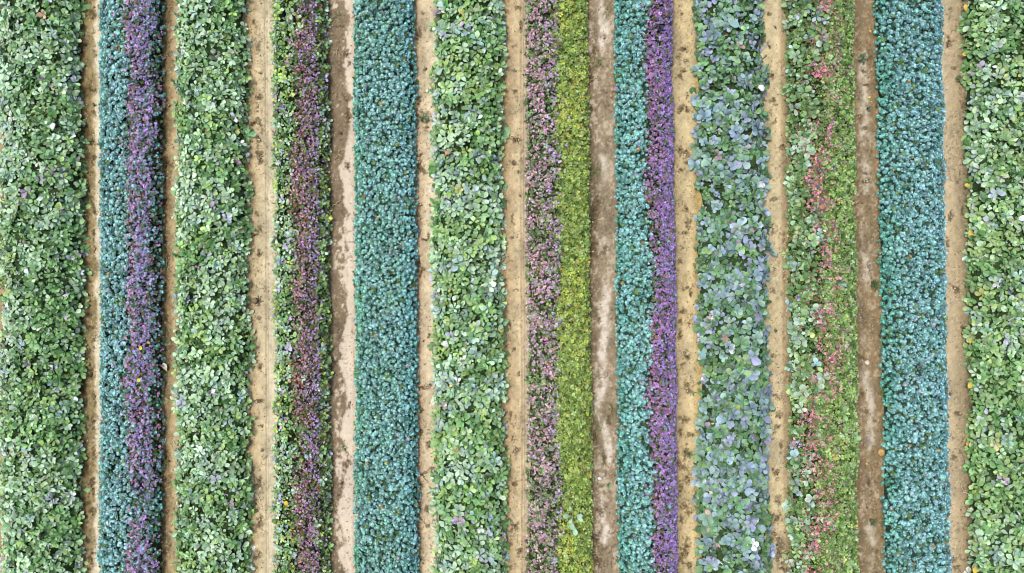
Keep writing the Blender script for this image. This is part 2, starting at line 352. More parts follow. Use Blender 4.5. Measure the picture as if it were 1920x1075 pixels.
# across-path colour stops (0..1 -> sRGB), plus edge table in photograph pixels
PATHS = {
 0: dict(L=[-60] * 4, R=[2, 0, 4, 6], st=[(0, (170, 140, 100)), (1, (185, 150, 110))], lab='narrow strip of tan soil along the left border of the field'),
 1: dict(L=[148, 152, 153, 147], R=[182, 183, 183, 180], st=[(0, (92, 74, 44)), (.25, (128, 106, 64)), (.6, (152, 130, 84)), (.82, (170, 148, 102)), (.95, (208, 188, 156)), (1, (220, 202, 176))], jit=.36, lab='olive brown path with pale sandy right margin'),  # olive brown soil; left stops darker, with the leafy row's shade painted in
 2: dict(L=[302, 300, 300, 298], R=[328, 326, 326, 324], st=[(0, (108, 86, 56)), (.4, (134, 110, 74)), (.7, (148, 124, 84)), (1, (186, 160, 118))], jit=.25, lab='narrow shaded brown path beside the purple flower strip'),
 3: dict(L=[462, 466, 466, 468], R=[502, 504, 505, 505], st=[(0, (186, 156, 112)), (.3, (200, 172, 128)), (.55, (212, 188, 148)), (.82, (210, 190, 152)), (.86, (172, 146, 106)), (.9, (210, 192, 160)), (1, (214, 196, 166))], jit=.05, lab='pale sandy path with a fine ridge on its right side'),
 4: dict(L=[612, 616, 618, 618], R=[662, 664, 664, 662], st=None, jit=.2, lab='path half damp taupe soil and half white sand with a scalloped border'),
 5: dict(L=[774, 778, 780, 784], R=[814, 808, 813, 810], st=[(0, (176, 142, 108)), (.3, (200, 170, 134)), (.6, (218, 194, 160)), (1, (226, 204, 172))], jit=.15, lab='pale tan path littered with twigs right of the solid teal row'),
 6: dict(L=[942, 943, 946, 948], R=[990, 990, 992, 992], st=[(0, (172, 140, 96)), (.2, (196, 165, 120)), (.45, (208, 180, 138)), (.66, (216, 192, 150)), (.72, (186, 156, 114)), (.78, (206, 182, 150)), (1, (200, 176, 150))], jit=.05, lab='smooth tan path with a fine ridge in the middle of the field'),
 7: dict(L=[1098, 1102, 1106, 1108], R=[1154, 1154, 1158, 1160], st=[(0, (122, 100, 72)), (.3, (146, 124, 96)), (.6, (164, 142, 114)), (1, (158, 134, 106))], jit=.2, streak=(.56, .14, (228, 210, 196)), lab='grey brown path with a broken whitish streak along its middle'),
 8: dict(L=[1264, 1268, 1272, 1276], R=[1308, 1306, 1310, 1310], st=[(0, (186, 160, 116)), (.35, (206, 180, 132)), (.7, (216, 190, 140)), (1, (192, 162, 98))], jit=.12, lab='yellowish sandy path pitted with dark damp hollows'),
 9: dict(L=[1440, 1442, 1444, 1448], R=[1476, 1477, 1480, 1482], st=[(0, (206, 182, 138)), (.5, (212, 190, 148)), (.62, (206, 180, 136)), (.72, (176, 150, 112)), (1, (158, 134, 98))], jit=.12, lab='pale sandy path with brown right margin beside the pink spotted bed'),
 10: dict(L=[1600, 1606, 1610, 1612], R=[1648, 1654, 1660, 1664], st=[(0, (136, 112, 80)), (.4, (152, 127, 93)), (.8, (150, 122, 84)), (1, (160, 122, 70))], jit=.15, streak=(.42, .16, (208, 190, 168)), lab='brown path with small whitish dry patches'),
 11: dict(L=[1770, 1774, 1778, 1786], R=[1822, 1824, 1828, 1826], st=[(0, (206, 182, 146)), (.4, (184, 160, 122)), (.65, (156, 134, 100)), (.85, (116, 98, 74)), (1, (84, 70, 52))], jit=.25, lab='tan path with dark crumbly margin at the rightmost leafy row'),
 12: dict(L=[1955] * 4, R=[2010] * 4, st=[(0, (170, 140, 100)), (1, (190, 160, 118))], lab='tan path beyond the rightmost leafy row'),
}
def edge(tab, y):
    """photograph column of an edge at world y (soil level)"""
    return np.interp(CYP - np.asarray(y) * PPM, PYK, tab)

def build_path(i, d):
    st = 0.0125
    ny = int((Y1 - Y0) / st); ys = np.linspace(Y0, Y1, ny)
    pad = 16
    l = edge(d['L'], ys) - pad; r = edge(d['R'], ys) + pad
    nx = max(6, int((np.mean(r - l) / PPM) / st)); t = np.linspace(0, 1, nx)
    PX = l[:, None] + (r - l)[:, None] * t[None]; YY = np.repeat(ys[:, None], nx, 1)
    X = (PX - CXP) / PPM; PY = CYP - YY * PPM
    s = (PX - edge(d['L'], ys)[:, None]) / (edge(d['R'], ys) - edge(d['L'], ys))[:, None]
    jit = d.get('jit', .1)
    f1 = fbm(X * 6, YY * 3.2, 100 + i, 5, .6) - .5
    f2 = fbm(X * 22, YY * 18, 200 + i, 4, .6) - .5
    f3 = fbm(X * 60, YY * 60, 300 + i, 2) - .5
    sj = np.clip(s + (f1 * 1.6 + f2 * .5) * jit, 0, 1)
    if i == 4:
        th = np.interp(PY, [-80, 60, 200, 380, 520, 700, 800, 900, 1000, 1160], [.82, .74, .74, .68, .62, .66, .58, .50, .52, .6])
        scal = (vn(PY * .022 + 3, PY * 0, 7) - .5) * .5 + (vn(PY * .06, PY * 0 + 4, 9) - .5) * .22
        bnd = sstep(-.05, .05, s - th - scal - f2 * .3)
        loc = sstep(.10, .22, f1 + f2 * .5 + (PY - 560) * .00022) * sstep(.15, .3, s)
        wgt = np.maximum(bnd, loc * .8)
        wet = np.array(lin((140, 118, 92))) * (1 + f1 * 1.0 + f2 * .6)[..., None]
        dry = np.array(lin((226, 204, 184))) * (1 + f1 * .3 + f2 * .3)[..., None]
        C = wet * (1 - wgt)[..., None] + dry * wgt[..., None]
        rim = np.exp(-((s - 1.0) / .06) ** 2)
        C = C * (1 - .3 * rim[..., None]) + .3 * rim[..., None] * lin((176, 124, 96))
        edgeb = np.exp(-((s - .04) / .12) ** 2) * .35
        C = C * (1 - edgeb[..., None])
    else:
        ks = np.array([a for a, _ in d['st']]); kc = np.array([lin(c) for _, c in d['st']])
        C = np.stack([np.interp(sj, ks, kc[:, k]) for k in range(3)], -1)
        C = C * (1 + f1 * .75 + f2 * .60 + (f3 * .25))[..., None]
    if 'streak' in d:
        c0, w0, cc = d['streak']
        cen = c0 + (vn(PY * .013, PY * 0 + i, 5) - .5) * .35 + (vn(PY * .05, PY * 0 + i, 15) - .5) * .16
        a = np.exp(-((s - cen) / w0) ** 2) * sstep(.40, .62, fbm(PY * .018, s * 1.5, 55 + i, 3)) * (1 + f2 * 2)
        a = np.clip(a + sstep(.1, .2, f1 * .8 + f2) * .35, 0, 1)[..., None]
        C = C * (1 - a) + a * lin(cc)
    # relief
    Z = .006 * f1 * 2 + .010 * f2 + .005 * f3 + .018 * np.clip(np.abs(s - .5) * 2 - .9, 0, 1)
    if i in (3, 6):
        c = .86 if i == 3 else .72
        Z += .02 * np.exp(-((s - c - .06) / .03) ** 2) - .014 * np.exp(-((s - c) / .02) ** 2)
    # damp organic speckle
    sp = sstep(.61, .72, fbm(X * 34, YY * 30, 400 + i, 3, .6)) * sstep(.40, .58, fbm(X * 4, YY * 2.4, 500 + i, 3))
    C = C * (1 - .45 * sp[..., None]); Z -= .006 * sp
    pale = sstep(.72, .80, fbm(X * 40, YY * 40, 600 + i, 2))[..., None]
    C = C * (1 - .3 * pale) + .3 * pale * lin((240, 224, 200))
    for (px, py, rx, ry, an) in PITS.get(i, []):
        ca, sa = math.cos(an), math.sin(an)
        dx = PX - px; dy = PY - py
        u = (dx * ca + dy * sa) / rx; v = (-dx * sa + dy * ca) / ry
        w = fbm(X * 30, YY * 30, 700 + int(px + py), 3, .6) - .5
        rr = np.sqrt(u * u + v * v) * .85 + w * 3.2
        k = 1 - sstep(.2, 1.15, rr)
        Z += -.022 * k + .008 * np.exp(-((rr - 1.25) / .25) ** 2)
        dk = np.clip(k * (.78 + w * .6), 0, 1)[..., None]
        C = C * (1 - dk) + dk * lin((88, 70, 46)) * (1 + f2 * 1.4)[..., None]
    lum = C.mean(-1, keepdims=True); C = (lum + (C - lum) * .86) * np.array([.965, 1.01, .95])
    ol = sstep(.50, .66, fbm(X * 5, YY * 2.6, 800 + i, 4, .55))[..., None] * (.30 if i != 4 else .08)
    C = C * (1 - ol) + ol * C.mean(-1, keepdims=True) * np.array([.86, .78, .50])
    C = np.clip(C * ALB * .92, .008, .75)
    I = np.arange(ny * nx).reshape(ny, nx)
    Q = np.stack([I[:-1, :-1], I[:-1, 1:], I[1:, 1:], I[1:, :-1]], -1).reshape(-1, 4)
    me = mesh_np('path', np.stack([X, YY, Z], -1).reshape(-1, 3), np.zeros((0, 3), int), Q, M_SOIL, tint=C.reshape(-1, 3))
    set_props(link('path', me), d['lab'], kind='structure')
for i, d in PATHS.items(): build_path(i, d)

# ------------------------------------------------------------------ beds
class Bed:
    def __init__(s, L, R, H, zc=0.18, sh=3.0, amp=.06, seed=0, edge_amp=.075, gaps=.42, fine=.05):
        s.fine = fine
        s.L, s.R, s.H, s.zc, s.sh, s.amp, s.seed, s.ea, s.gaps = L, R, H, zc, sh, amp, seed, edge_amp, gaps
    def xl(s, y):
        k = 1 - s.zc / H_CAM
        return (np.interp(CYP - y / k * PPM, PYK, s.L) - CXP) / PPM * k + s.ea * (fbm(y * 2.2, y * 0, s.seed + 1, 3) - .5) * 2
    def xr(s, y):
        k = 1 - s.zc / H_CAM
        return (np.interp(CYP - y / k * PPM, PYK, s.R) - CXP) / PPM * k + s.ea * (fbm(y * 2.2, y * 0 + 7, s.seed + 2, 3) - .5) * 2
    def pos(s, u, y):
        l = s.xl(y); r = s.xr(y); return l + (r - l) * u
    def h(s, u, x, y, amp=None):
        e = np.clip(np.abs(2 * u - 1), 0, 1)
        prof = (1 - e ** s.sh) ** (1 / 1.7)
        n = (fbm(x * 3.2, y * 3.2, s.seed + 5, 3) - .5) * 2 * s.amp
        void = sstep(.60, .72, fbm(x * 5.5, y * 4.5, s.seed + 9, 2)) * s.gaps * s.H * .45
        fine = (fbm(x * 11, y * 11, s.seed + 15, 2) - .5) * 2 * s.fine
        return .05 + (s.H - .05) * prof * (.95) + (n - void + fine) * (.35 + .65 * prof)
    def normal(s, u, y, w):
        e = 2 * u - 1
        return np.stack([np.sign(e) * np.abs(e) ** (s.sh - 1) * 1.1, np.zeros_like(u), np.ones_like(u)], -1)

def grid_points(bed, spacing, rng, u0=0.0, u1=1.0):
    w = float(np.mean(bed.xr(np.linspace(Y0, Y1, 20)) - bed.xl(np.linspace(Y0, Y1, 20))))
    nx = max(2, int(w / spacing * (u1 - u0))); ny = int((Y1 - Y0) / spacing)
    U, YY = np.meshgrid((np.arange(nx) + .5) / nx, (np.arange(ny) + .5) / ny, indexing='ij')
    U = U + rng.uniform(-.5, .5, U.shape) / nx; YY = YY + rng.uniform(-.5, .5, U.shape) / ny
    u = (u0 + U * (u1 - u0)).ravel(); y = (Y0 + YY * (Y1 - Y0)).ravel()
    return np.clip(u, 0, 1), y, w

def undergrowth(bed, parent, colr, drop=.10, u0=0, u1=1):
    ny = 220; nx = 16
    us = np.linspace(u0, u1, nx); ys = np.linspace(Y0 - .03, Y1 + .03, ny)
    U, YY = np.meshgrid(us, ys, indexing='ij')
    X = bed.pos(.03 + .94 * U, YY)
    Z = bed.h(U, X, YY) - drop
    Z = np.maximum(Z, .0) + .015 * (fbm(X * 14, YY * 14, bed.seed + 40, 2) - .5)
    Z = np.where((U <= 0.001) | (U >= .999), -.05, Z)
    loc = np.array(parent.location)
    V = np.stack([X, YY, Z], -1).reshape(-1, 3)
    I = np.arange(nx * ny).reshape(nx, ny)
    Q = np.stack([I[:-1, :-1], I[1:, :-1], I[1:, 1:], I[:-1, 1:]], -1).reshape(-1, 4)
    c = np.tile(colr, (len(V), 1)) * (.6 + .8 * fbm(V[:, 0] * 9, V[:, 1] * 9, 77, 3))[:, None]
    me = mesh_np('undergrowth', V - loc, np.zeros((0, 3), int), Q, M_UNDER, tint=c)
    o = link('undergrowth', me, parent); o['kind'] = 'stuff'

def row_empty(name, bed, label, cat, group=None, u=.5):
    e = bpy.data.objects.new(name, None); COL.objects.link(e); e.empty_display_size = .3
    e.location = (float(bed.pos(np.array([u]), np.array([0.]))[0]), 0, 0)
    return set_props(e, label, cat, group)

def pick(rng, pal, n, w=None):
    """pal: list of (sRGB, weight); w: optional (n,k) weight modulation"""
    cols = np.array([lin(c) for c, _ in pal]) * ALB
    p = np.tile(np.array([q for _, q in pal], float), (n, 1))
    if w is not None: p = p * w
    p = p / p.sum(1, keepdims=True); cs = np.cumsum(p, 1)
    k = (rng.uniform(0, 1, (n, 1)) > cs).sum(1).clip(0, len(pal) - 1)
    c = cols[k]
    j = rng.normal(1, .17, (n, 1)).clip(.5, 1.6); hue = rng.normal(1, .05, (n, 3))
    return c * j * hue, k

def sprigs(bed, spacing, rng, size, tm, pal, palw, nleaf=(4, 6), mask=None, depth=(0, .09), tiltr=.35, el=(.05, .9), layers=2, u0=0, u1=1, sizefield=None, gain=1.2):
    """whorls of leaves standing on the canopy surface"""
    P = []; Rm = []; Sz = []; Co = []; Va = []
    for layer in range(layers):
        u, y, w = grid_points(bed, spacing * (1 if layer == 0 else 1.12), rng, u0, u1)
        if mask is not None:
            m = mask(u, bed.pos(u, y), y, rng); u, y = u[m], y[m]
        x = bed.pos(u, y)
        z = bed.h(u, x, y) - rng.uniform(depth[0], depth[1], len(u)) - layer * .07
        nrm = bed.normal(u, y, w) + rng.normal(0, tiltr, (len(u), 3)) * [1, 1, .2]
        nrm /= np.linalg.norm(nrm, axis=1, keepdims=True)
        sprig_j = rng.normal(1, .10, len(u)).clip(.7, 1.3)
        sprig_s = rng.normal(1, .16, len(u)).clip(.6, 1.5)
        if sizefield is not None: sprig_s = sprig_s * sizefield(x, y)
        kk = rng.integers(nleaf[0], nleaf[1] + 1, len(u)); off = rng.uniform(0, 6.28, len(u))
        c_s, pk = pick(rng, pal, len(u), palw(x, y, u) if palw else None)
        t1 = np.cross(nrm, np.tile([0, 1., .1], (len(u), 1))); t1 /= np.linalg.norm(t1, axis=1, keepdims=True)
        t2 = np.cross(nrm, t1)
        for j in range(nleaf[1]):
            m = np.where(kk > j)[0]
            a = off[m] + 2.4 * j + rng.uniform(-.3, .3, len(m))
            e = rng.uniform(el[0], el[1], len(m)) * (1 - .12 * j) 
            d = (np.cos(a)[:, None] * t1[m] + np.sin(a)[:, None] * t2[m]) * np.cos(e)[:, None] + nrm[m] * np.sin(e)[:, None]
            nn_ = nrm[m] + rng.normal(0, .25, (len(m), 3))
            R = frames(d, nn_)
            ss = size * sprig_s[m] * rng.uniform(.72, 1.15, len(m)) * (1.05 - .05 * j)
            p = np.stack([x[m], y[m], z[m]], -1) + d * (ss * .08)[:, None]
            # each leaf of a whorl differs slightly, sometimes another colour altogether
            c2, _ = pick(rng, pal, len(m), palw(x[m], y[m], u[m]) if palw else None)
            mixv = np.where(rng.uniform(0, 1, len(m)) < .28, 1.0, rng.uniform(0, .25, len(m)))[:, None]
            c = gain * (c_s[m] * (1 - mixv) + c2 * mixv) * sprig_j[m][:, None]
            P.append(p); Rm.append(R); Sz.append(ss); Co.append(c); Va.append(rng.integers(0, len(tm), len(m)))
    return dict(pos=np.concatenate(P), R=np.concatenate(Rm), size=np.concatenate(Sz), col=np.concatenate(Co).clip(.004, .8), var=np.concatenate(Va), tm=tm)

def heads(bed, spacing, rng, size, tm, colf, mask=None, depth=(0, .03), layers=1, tilt=.4, u0=0, u1=1, ldrop=.045, out=.6, lift=0.0):
    P = []; Rm = []; Sz = []; Co = []; Va = []
    for layer in range(layers):
        u, y, w = grid_points(bed, spacing, rng, u0, u1)
        if mask is not None:
            m = mask(u, bed.pos(u, y), y, rng); u, y = u[m], y[m]
        x = bed.pos(u, y); n = len(u)
        z = bed.h(u, x, y) - rng.uniform(depth[0], depth[1], n) - layer * ldrop + lift
        nrm = bed.normal(u, y, w) * [out, 1, 1] + rng.normal(0, tilt, (n, 3)) * [1, 1, .2]
        nrm /= np.linalg.norm(nrm, axis=1, keepdims=True)
        a = rng.uniform(0, 6.28, n); t = np.stack([np.cos(a), np.sin(a), np.zeros(n)], -1)
        d = t - nrm * (t * nrm).sum(1, keepdims=True)
        P.append(np.stack([x, y, z], -1)); Rm.append(frames(d, nrm)); Sz.append(size * rng.normal(1, .22, n).clip(.5, 1.7))
        Co.append(colf(x, y, u, rng)); Va.append(rng.integers(0, len(tm), n))
    return dict(pos=np.concatenate(P), R=np.concatenate(Rm), size=np.concatenate(Sz), col=np.concatenate(Co).clip(.004, .85), var=np.concatenate(Va), tm=tm)

def score_of(it, bed, up=3.0):
    u = np.interp(0, [0, 1], [0, 1])
    top = it['pos'][:, 2]
    return it['size'] / it['size'].mean() + up * (top - np.percentile(top, 60)) / bed.H * .35

def patch(seed, f, a=.42, b=.60):
    return lambda x, y: sstep(a, b, fbm(x * f, y * f, seed, 3))

# ---- palettes (sRGB as seen in diffuse light)
GREEN = (112, 158, 96); DGREEN = (76, 124, 60); YGREEN = (146, 180, 100); PALE = (168, 200, 164); BLUE = (150, 180, 176)
LAV = (176, 180, 200); MAUV = (168, 140, 172); WHITE = (222, 228, 222); YEL = (202, 192, 116); CORAL = (188, 146, 126)

LEAFY = [(GREEN, 2.6), (DGREEN, 1.2), (YGREEN, 1.3), (PALE, 3.6), (BLUE, 1.0), (LAV, .10), (MAUV, .06), (WHITE, .10), (YEL, .03), (CORAL, .006)]
def leafy_w(seed, pale=1.0, blue=1.0, green=1.0, yellow=1.0, lav=1.0, lit_left=0.0):
    f1 = patch(seed, 2.2); f2 = patch(seed + 3, 3.1); f3 = patch(seed + 6, 5.0, .5, .66)
    def w(x, y, u):
        a = f1(x, y); b = f2(x, y); c = f3(x, y); n = len(x); W_ = np.ones((n, 10))
        W_[:, 0] = green * (1.3 - .5 * a); W_[:, 1] = green * (1.5 - 1.1 * a); W_[:, 2] = yellow * (.4 + 1.6 * b)
        W_[:, 3] = pale * (.4 + 1.2 * a); W_[:, 4] = blue * (.3 + 1.8 * a * (1 - b)); W_[:, 5] = lav * (.2 + 6 * c); W_[:, 6] = lav * (.1 + 6 * c * (1 - a))
        if lit_left:
            k = 1 + lit_left * (.5 - u) * 2  # light from the left painted in: paler leaves left, greener ones right
            W_[:, 3] *= k; W_[:, 4] *= k; W_[:, 0] *= 2 - k; W_[:, 1] *= np.clip(2 - k, .1, 3)
        return W_
    return w

def leafy_row(name, bed, seed, label, size=.090, spacing=.098, w=None, tm=LEAVES, pal=LEAFY, mat=M_LEAF, group='long leafy crop rows', under=(.026, .046, .016), sizefield=None, el=(.0, .75), nleaf=(4, 7), gain=1.26):
    rng = np.random.default_rng(seed)
    e = row_empty(name, bed, label, 'leafy row', group)
    it = sprigs(bed, spacing, rng, size, tm, pal, w or leafy_w(seed), nleaf=nleaf, layers=3, sizefield=sizefield, el=el, gain=gain)
    batch('leaf', it, mat, e, parts_n=300, part_name='leaf', score=score_of(it, bed), stuff_name='foliage')
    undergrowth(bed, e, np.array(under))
    return e

bed1 = Bed([-11, -9, -6, -4], [144, 148, 150, 144], .42, seed=11, amp=.055, gaps=.55)
bed4 = Bed([328, 324, 326, 324], [458, 464, 464, 466], .42, seed=44, amp=.055, gaps=.5)
bed8 = Bed([813, 810, 814, 810], [941, 942, 945, 946], .42, seed=88, amp=.055, gaps=.5)
bed13 = Bed([1312, 1308, 1312, 1310], [1438, 1441, 1443, 1446], .40, seed=131, amp=.05, gaps=.5)
bed18 = Bed([1818, 1822, 1825, 1825], [1954, 1959, 1962, 1962], .42, seed=181, amp=.06, gaps=.5, edge_amp=.06)

leafy_row('leafy_row', bed1, 1, 'dense pale green leafy row along the left border of the photo', w=leafy_w(1, pale=1.3, blue=.8, yellow=.7, lav=.8, lit_left=.5))
leafy_row('leafy_row', bed4, 2, 'pale green leafy row right of the narrow purple flower strip and shaded brown path', size=.086, spacing=.095, w=leafy_w(4, pale=1.3, blue=1.0, yellow=1.0, lav=.7))
leafy_row('leafy_row', bed8, 3, 'fresh green leafy row with bluish leaves, right of the solid teal row at the centre', size=.097, spacing=.104, w=leafy_w(8, pale=1.1, blue=1.8, yellow=1.3, lav=.9))
B13 = [((92, 142, 90), 2.6), ((66, 108, 62), 2.0), ((128, 170, 100), .8), ((126, 164, 146), 2.0), ((138, 166, 180), 3.4), ((150, 160, 192), 1.4), ((166, 138, 172), .12), ((206, 214, 216), .15), (YEL, .04), ((190, 150, 150), .08)]
leafy_row('leafy_row', bed13, 4, 'row of large round dusty blue leaves between two pale sandy paths', size=.100, spacing=.108, el=(-.1, 1.0), w=lambda x, y, u: leafy_w(13, pale=1.0, blue=1.0, lav=.6, yellow=.8)(x, y, u) ** .55, tm=ROUND, pal=B13, mat=M_BIG, gain=1.15,
          sizefield=lambda x, y: .84 + .26 * sstep(.42, .6, fbm(x * 2.2, y * 2.2, 13, 3)), group='long leafy crop rows')
B18 = [(GREEN, 3.4), (DGREEN, 1.2), ((150, 182, 112), 2.2), (PALE, 1.8), (BLUE, .7), (LAV, .10), (MAUV, .02), (WHITE, .12), (YEL, .06), (CORAL, .004)]
leafy_row('leafy_row', bed18, 5, 'bright green leafy row with yellowing edge leaves along the right border of the photo', size=.100, spacing=.107, w=leafy_w(18, pale=1.1, blue=1.0, yellow=1.2, lav=.7), pal=B18, gain=1.2)

# ---- teal blossom rows
def teal_col(pal_l, pal_m, pal_r, seed, blue_patch=.35):
    L_, M_, R_ = (lin(c) * ALB for c in (pal_l, pal_m, pal_r))
    def f(x, y, u, rng):
        a = sstep(.30, .0, u)[:, None]; b = sstep(.62, 1.0, u)[:, None]
        c = M_ * (1 - a) * (1 - b) + L_ * a + R_ * b * (1 - a)
        p = sstep(.4, .62, fbm(x * 4, y * 4, seed, 3))[:, None] * blue_patch
        c = c * (1 - p) + p * lin((152, 196, 204)) * ALB
        n = len(x); c = c * rng.normal(1, .17, (n, 1)).clip(.5, 1.6) * rng.normal(1, .04, (n, 3))
        r = rng.uniform(0, 1, n)
        c = c * 1.24; c[r < .035] = lin((112, 146, 84)) * ALB; c[(r > .035) & (r < .040)] = lin((168, 172, 182)) * ALB
        c[(r > .045) & (r < .049)] = lin((170, 150, 104)) * ALB; c[(r > .05) & (r < .0505)] = lin((170, 110, 116)) * ALB
        return c
    return f

def dark_tufts(bed, rng, spacing, size, pal, mask=None, depth=(.02, .08), layers=1, u0=0, u1=1, ldrop=.04):
    def cf(x, y, u, r): return pick(r, pal, len(x))[0]
    return heads(bed, spacing, rng, size, TUFTS, cf, mask, depth, layers, tilt=.6, u0=u0, u1=u1, ldrop=ldrop)

TEALUND = [((66, 126, 112), 3), ((84, 138, 98), 2), ((98, 124, 64), 1.2), ((56, 100, 80), 2)]
def teal_row(bed, seed, label, colf, mask=None, u=.5, spacing=.058, size=.062, u0=0, u1=1, group='teal blossom strips'):
    rng = np.random.default_rng(seed)
    e = row_empty('teal_flower_row', bed, label, 'flower row', group, u)
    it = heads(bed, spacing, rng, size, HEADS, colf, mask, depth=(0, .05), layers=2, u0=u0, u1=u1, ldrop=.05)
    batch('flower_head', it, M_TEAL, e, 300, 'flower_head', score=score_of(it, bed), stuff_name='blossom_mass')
    it2 = dark_tufts(bed, rng, spacing * .95, .07, TEALUND, mask, (.03, .09), 1, u0, u1)
    batch('foliage', it2, M_FINE, e, stuff_name='foliage')
    return e

DU = (.022, .042, .030)
def ub(bed, tab, y, seed, amp=.035, kpx=None):
    """position across the bed of a boundary given in photograph pixels"""
    k = 1 - .3 / H_CAM
    ks = kpx or PYK
    xb = (np.interp(CYP - y / k * PPM, ks, tab) - CXP) / PPM * k
    l, r = bed.xl(y), bed.xr(y)
    return (xb - l) / (r - l) + amp * (fbm(y * 3.5, y * 0 + 2, seed, 4) - .5) * 4

bed7 = Bed([660, 662, 663, 661], [777, 780, 782, 785], .34, seed=71, amp=.03, sh=4.5, gaps=.35, edge_amp=.025)
e = teal_row(bed7, 70, 'wide solid teal blossom row between the white sand path and the twig littered path', teal_col((100, 164, 140), (126, 176, 166), (112, 172, 174), 70))
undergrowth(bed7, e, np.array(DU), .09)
bed17 = Bed([1646, 1652, 1659, 1664], [1772, 1776, 1780, 1788], .36, seed=171, amp=.04, sh=4, gaps=.4, edge_amp=.03)
e = teal_row(bed17, 170, 'widest teal blossom row, shading to powder blue on its right side, near the right border', teal_col((92, 162, 146), (122, 172, 172), (114, 166, 174), 170, .3), spacing=.060, size=.064)
undergrowth(bed17, e, np.array(DU), .09)

# bed of teal (left) and purple (right)
bedA = Bed([181, 183, 183, 180], [302, 301, 300, 299], .36, seed=21, amp=.035, sh=3.5, gaps=.45, edge_amp=.02)
ykA = [0, 60, 130, 200, 260, 340, 420, 480, 560, 640, 700, 720, 800, 880, 905, 960, 985, 1075]
bA = [238, 238, 246, 240, 236, 240, 240, 242, 242, 244, 240, 230, 244, 244, 246, 250, 244, 236]
def mA_teal(u, x, y, rng):
    b = ub(bedA, bA, y, 22, .03, ykA)
    py = CYP - y * PPM
    wide = np.exp(-((py - 938) / 30) ** 2)
    p = np.where(u < b + rng.normal(0, .035, len(u)), 1.0, .0)
    p = np.maximum(p, wide * .9); p = np.maximum(p, .24)
    p = np.where((u > .9), np.maximum(p, .12), p)
    return rng.uniform(0, 1, len(u)) < p
def mA_pur(u, x, y, rng):
    b = ub(bedA, bA, y, 22, .03, ykA)
    py = CYP - y * PPM
    wide = np.exp(-((py - 938) / 30) ** 2)
    rb = .90 + .05 * (fbm(y * 3, y * 0 + 5, 9, 3) - .5) * 4
    dens = fbm(x * 9, y * 9, 23, 3)
    p = sstep(-.04, .05, u - b + rng.normal(0, .03, len(u))) * (.72 + .6 * (dens - .4)) * (1 - .72 * wide)
    p = p * np.where(u > rb, .22, 1.0)
    p = np.maximum(p, .015)
    return rng.uniform(0, 1, len(u)) < p
e = teal_row(bedA, 20, 'narrow teal blossom strip left of the purple flowers, beside the olive brown path', teal_col((112, 170, 166), (134, 182, 180), (100, 160, 152), 20, .3), mA_teal, u=.25)
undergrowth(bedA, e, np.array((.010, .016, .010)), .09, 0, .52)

def grad_col(stops, seed, speck=None, jit=.2, gain=1.75):
    ks = np.array([a for a, _ in stops]); kc = np.array([lin(c) * ALB for _, c in stops])
    def f(x, y, u, rng):
        n = len(x); uu = np.clip(u + rng.normal(0, .09, n) + (fbm(x * 5, y * 5, seed, 3) - .5) * .3, 0, 1)
        c = np.stack([np.interp(uu, ks, kc[:, k]) for k in range(3)], -1)
        c = c * .76 + c.mean(1, keepdims=True) * .24
        c = gain * c * rng.normal(1, jit, (n, 1)).clip(.4, 1.8) * rng.normal(1, .07, (n, 3))
        r = rng.uniform(0, 1, n); t = 0
        for (cc, p) in (speck or []):
            c[(r >= t) & (r < t + p)] = lin(cc) * ALB; t += p
        return c
    return f

def purple_row(bed, seed, label, colf, mask, u, fol_pal, fmask, u0=0, u1=1, spacing=.034, size=.044, group='purple and pink flower strips', under=(.026, .032, .016), drop=.09, uu=(0, 1), name='purple_flower_row', fs=.045, fsz=.062):
    rng = np.random.default_rng(seed)
    e = row_empty(name, bed, label, 'flower row', group, u)
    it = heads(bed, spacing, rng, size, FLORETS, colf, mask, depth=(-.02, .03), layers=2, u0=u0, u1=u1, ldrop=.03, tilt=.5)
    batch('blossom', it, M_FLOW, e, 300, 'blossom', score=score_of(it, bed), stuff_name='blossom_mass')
    it2 = dark_tufts(bed, rng, fs, fsz, fol_pal, fmask, (.0, .06), 2, u0, u1)
    batch('foliage', it2, M_FINE, e, stuff_name='foliage')
    undergrowth(bed, e, np.array(under), drop, *uu)
    return e
PURFOL = [((78, 108, 66), 3), ((104, 136, 82), 2.4), ((110, 96, 60), 1), ((48, 66, 50), 3), ((120, 150, 130), .8)]
def mA_fol(u, x, y, rng):
    b = ub(bedA, bA, y, 22, .03, ykA)
    return (u > b - .02) & (rng.uniform(0, 1, len(u)) < np.where(u > .86, .6, .85))
purple_row(bedA, 30, 'narrow purple flower strip with dark right side and two tiny yellow flowers', grad_col([(0, (178, 116, 150)), (.5, (178, 120, 162)), (.62, (170, 128, 182)), (.85, (148, 132, 200)), (1, (156, 116, 172))], 30,
           [((196, 130, 136), .05), ((140, 176, 180), .20), ((120, 140, 80), .08)]), mA_pur, .75, PURFOL, mA_fol, u0=.3, uu=(.52, 1), under=(.018, .026, .016))

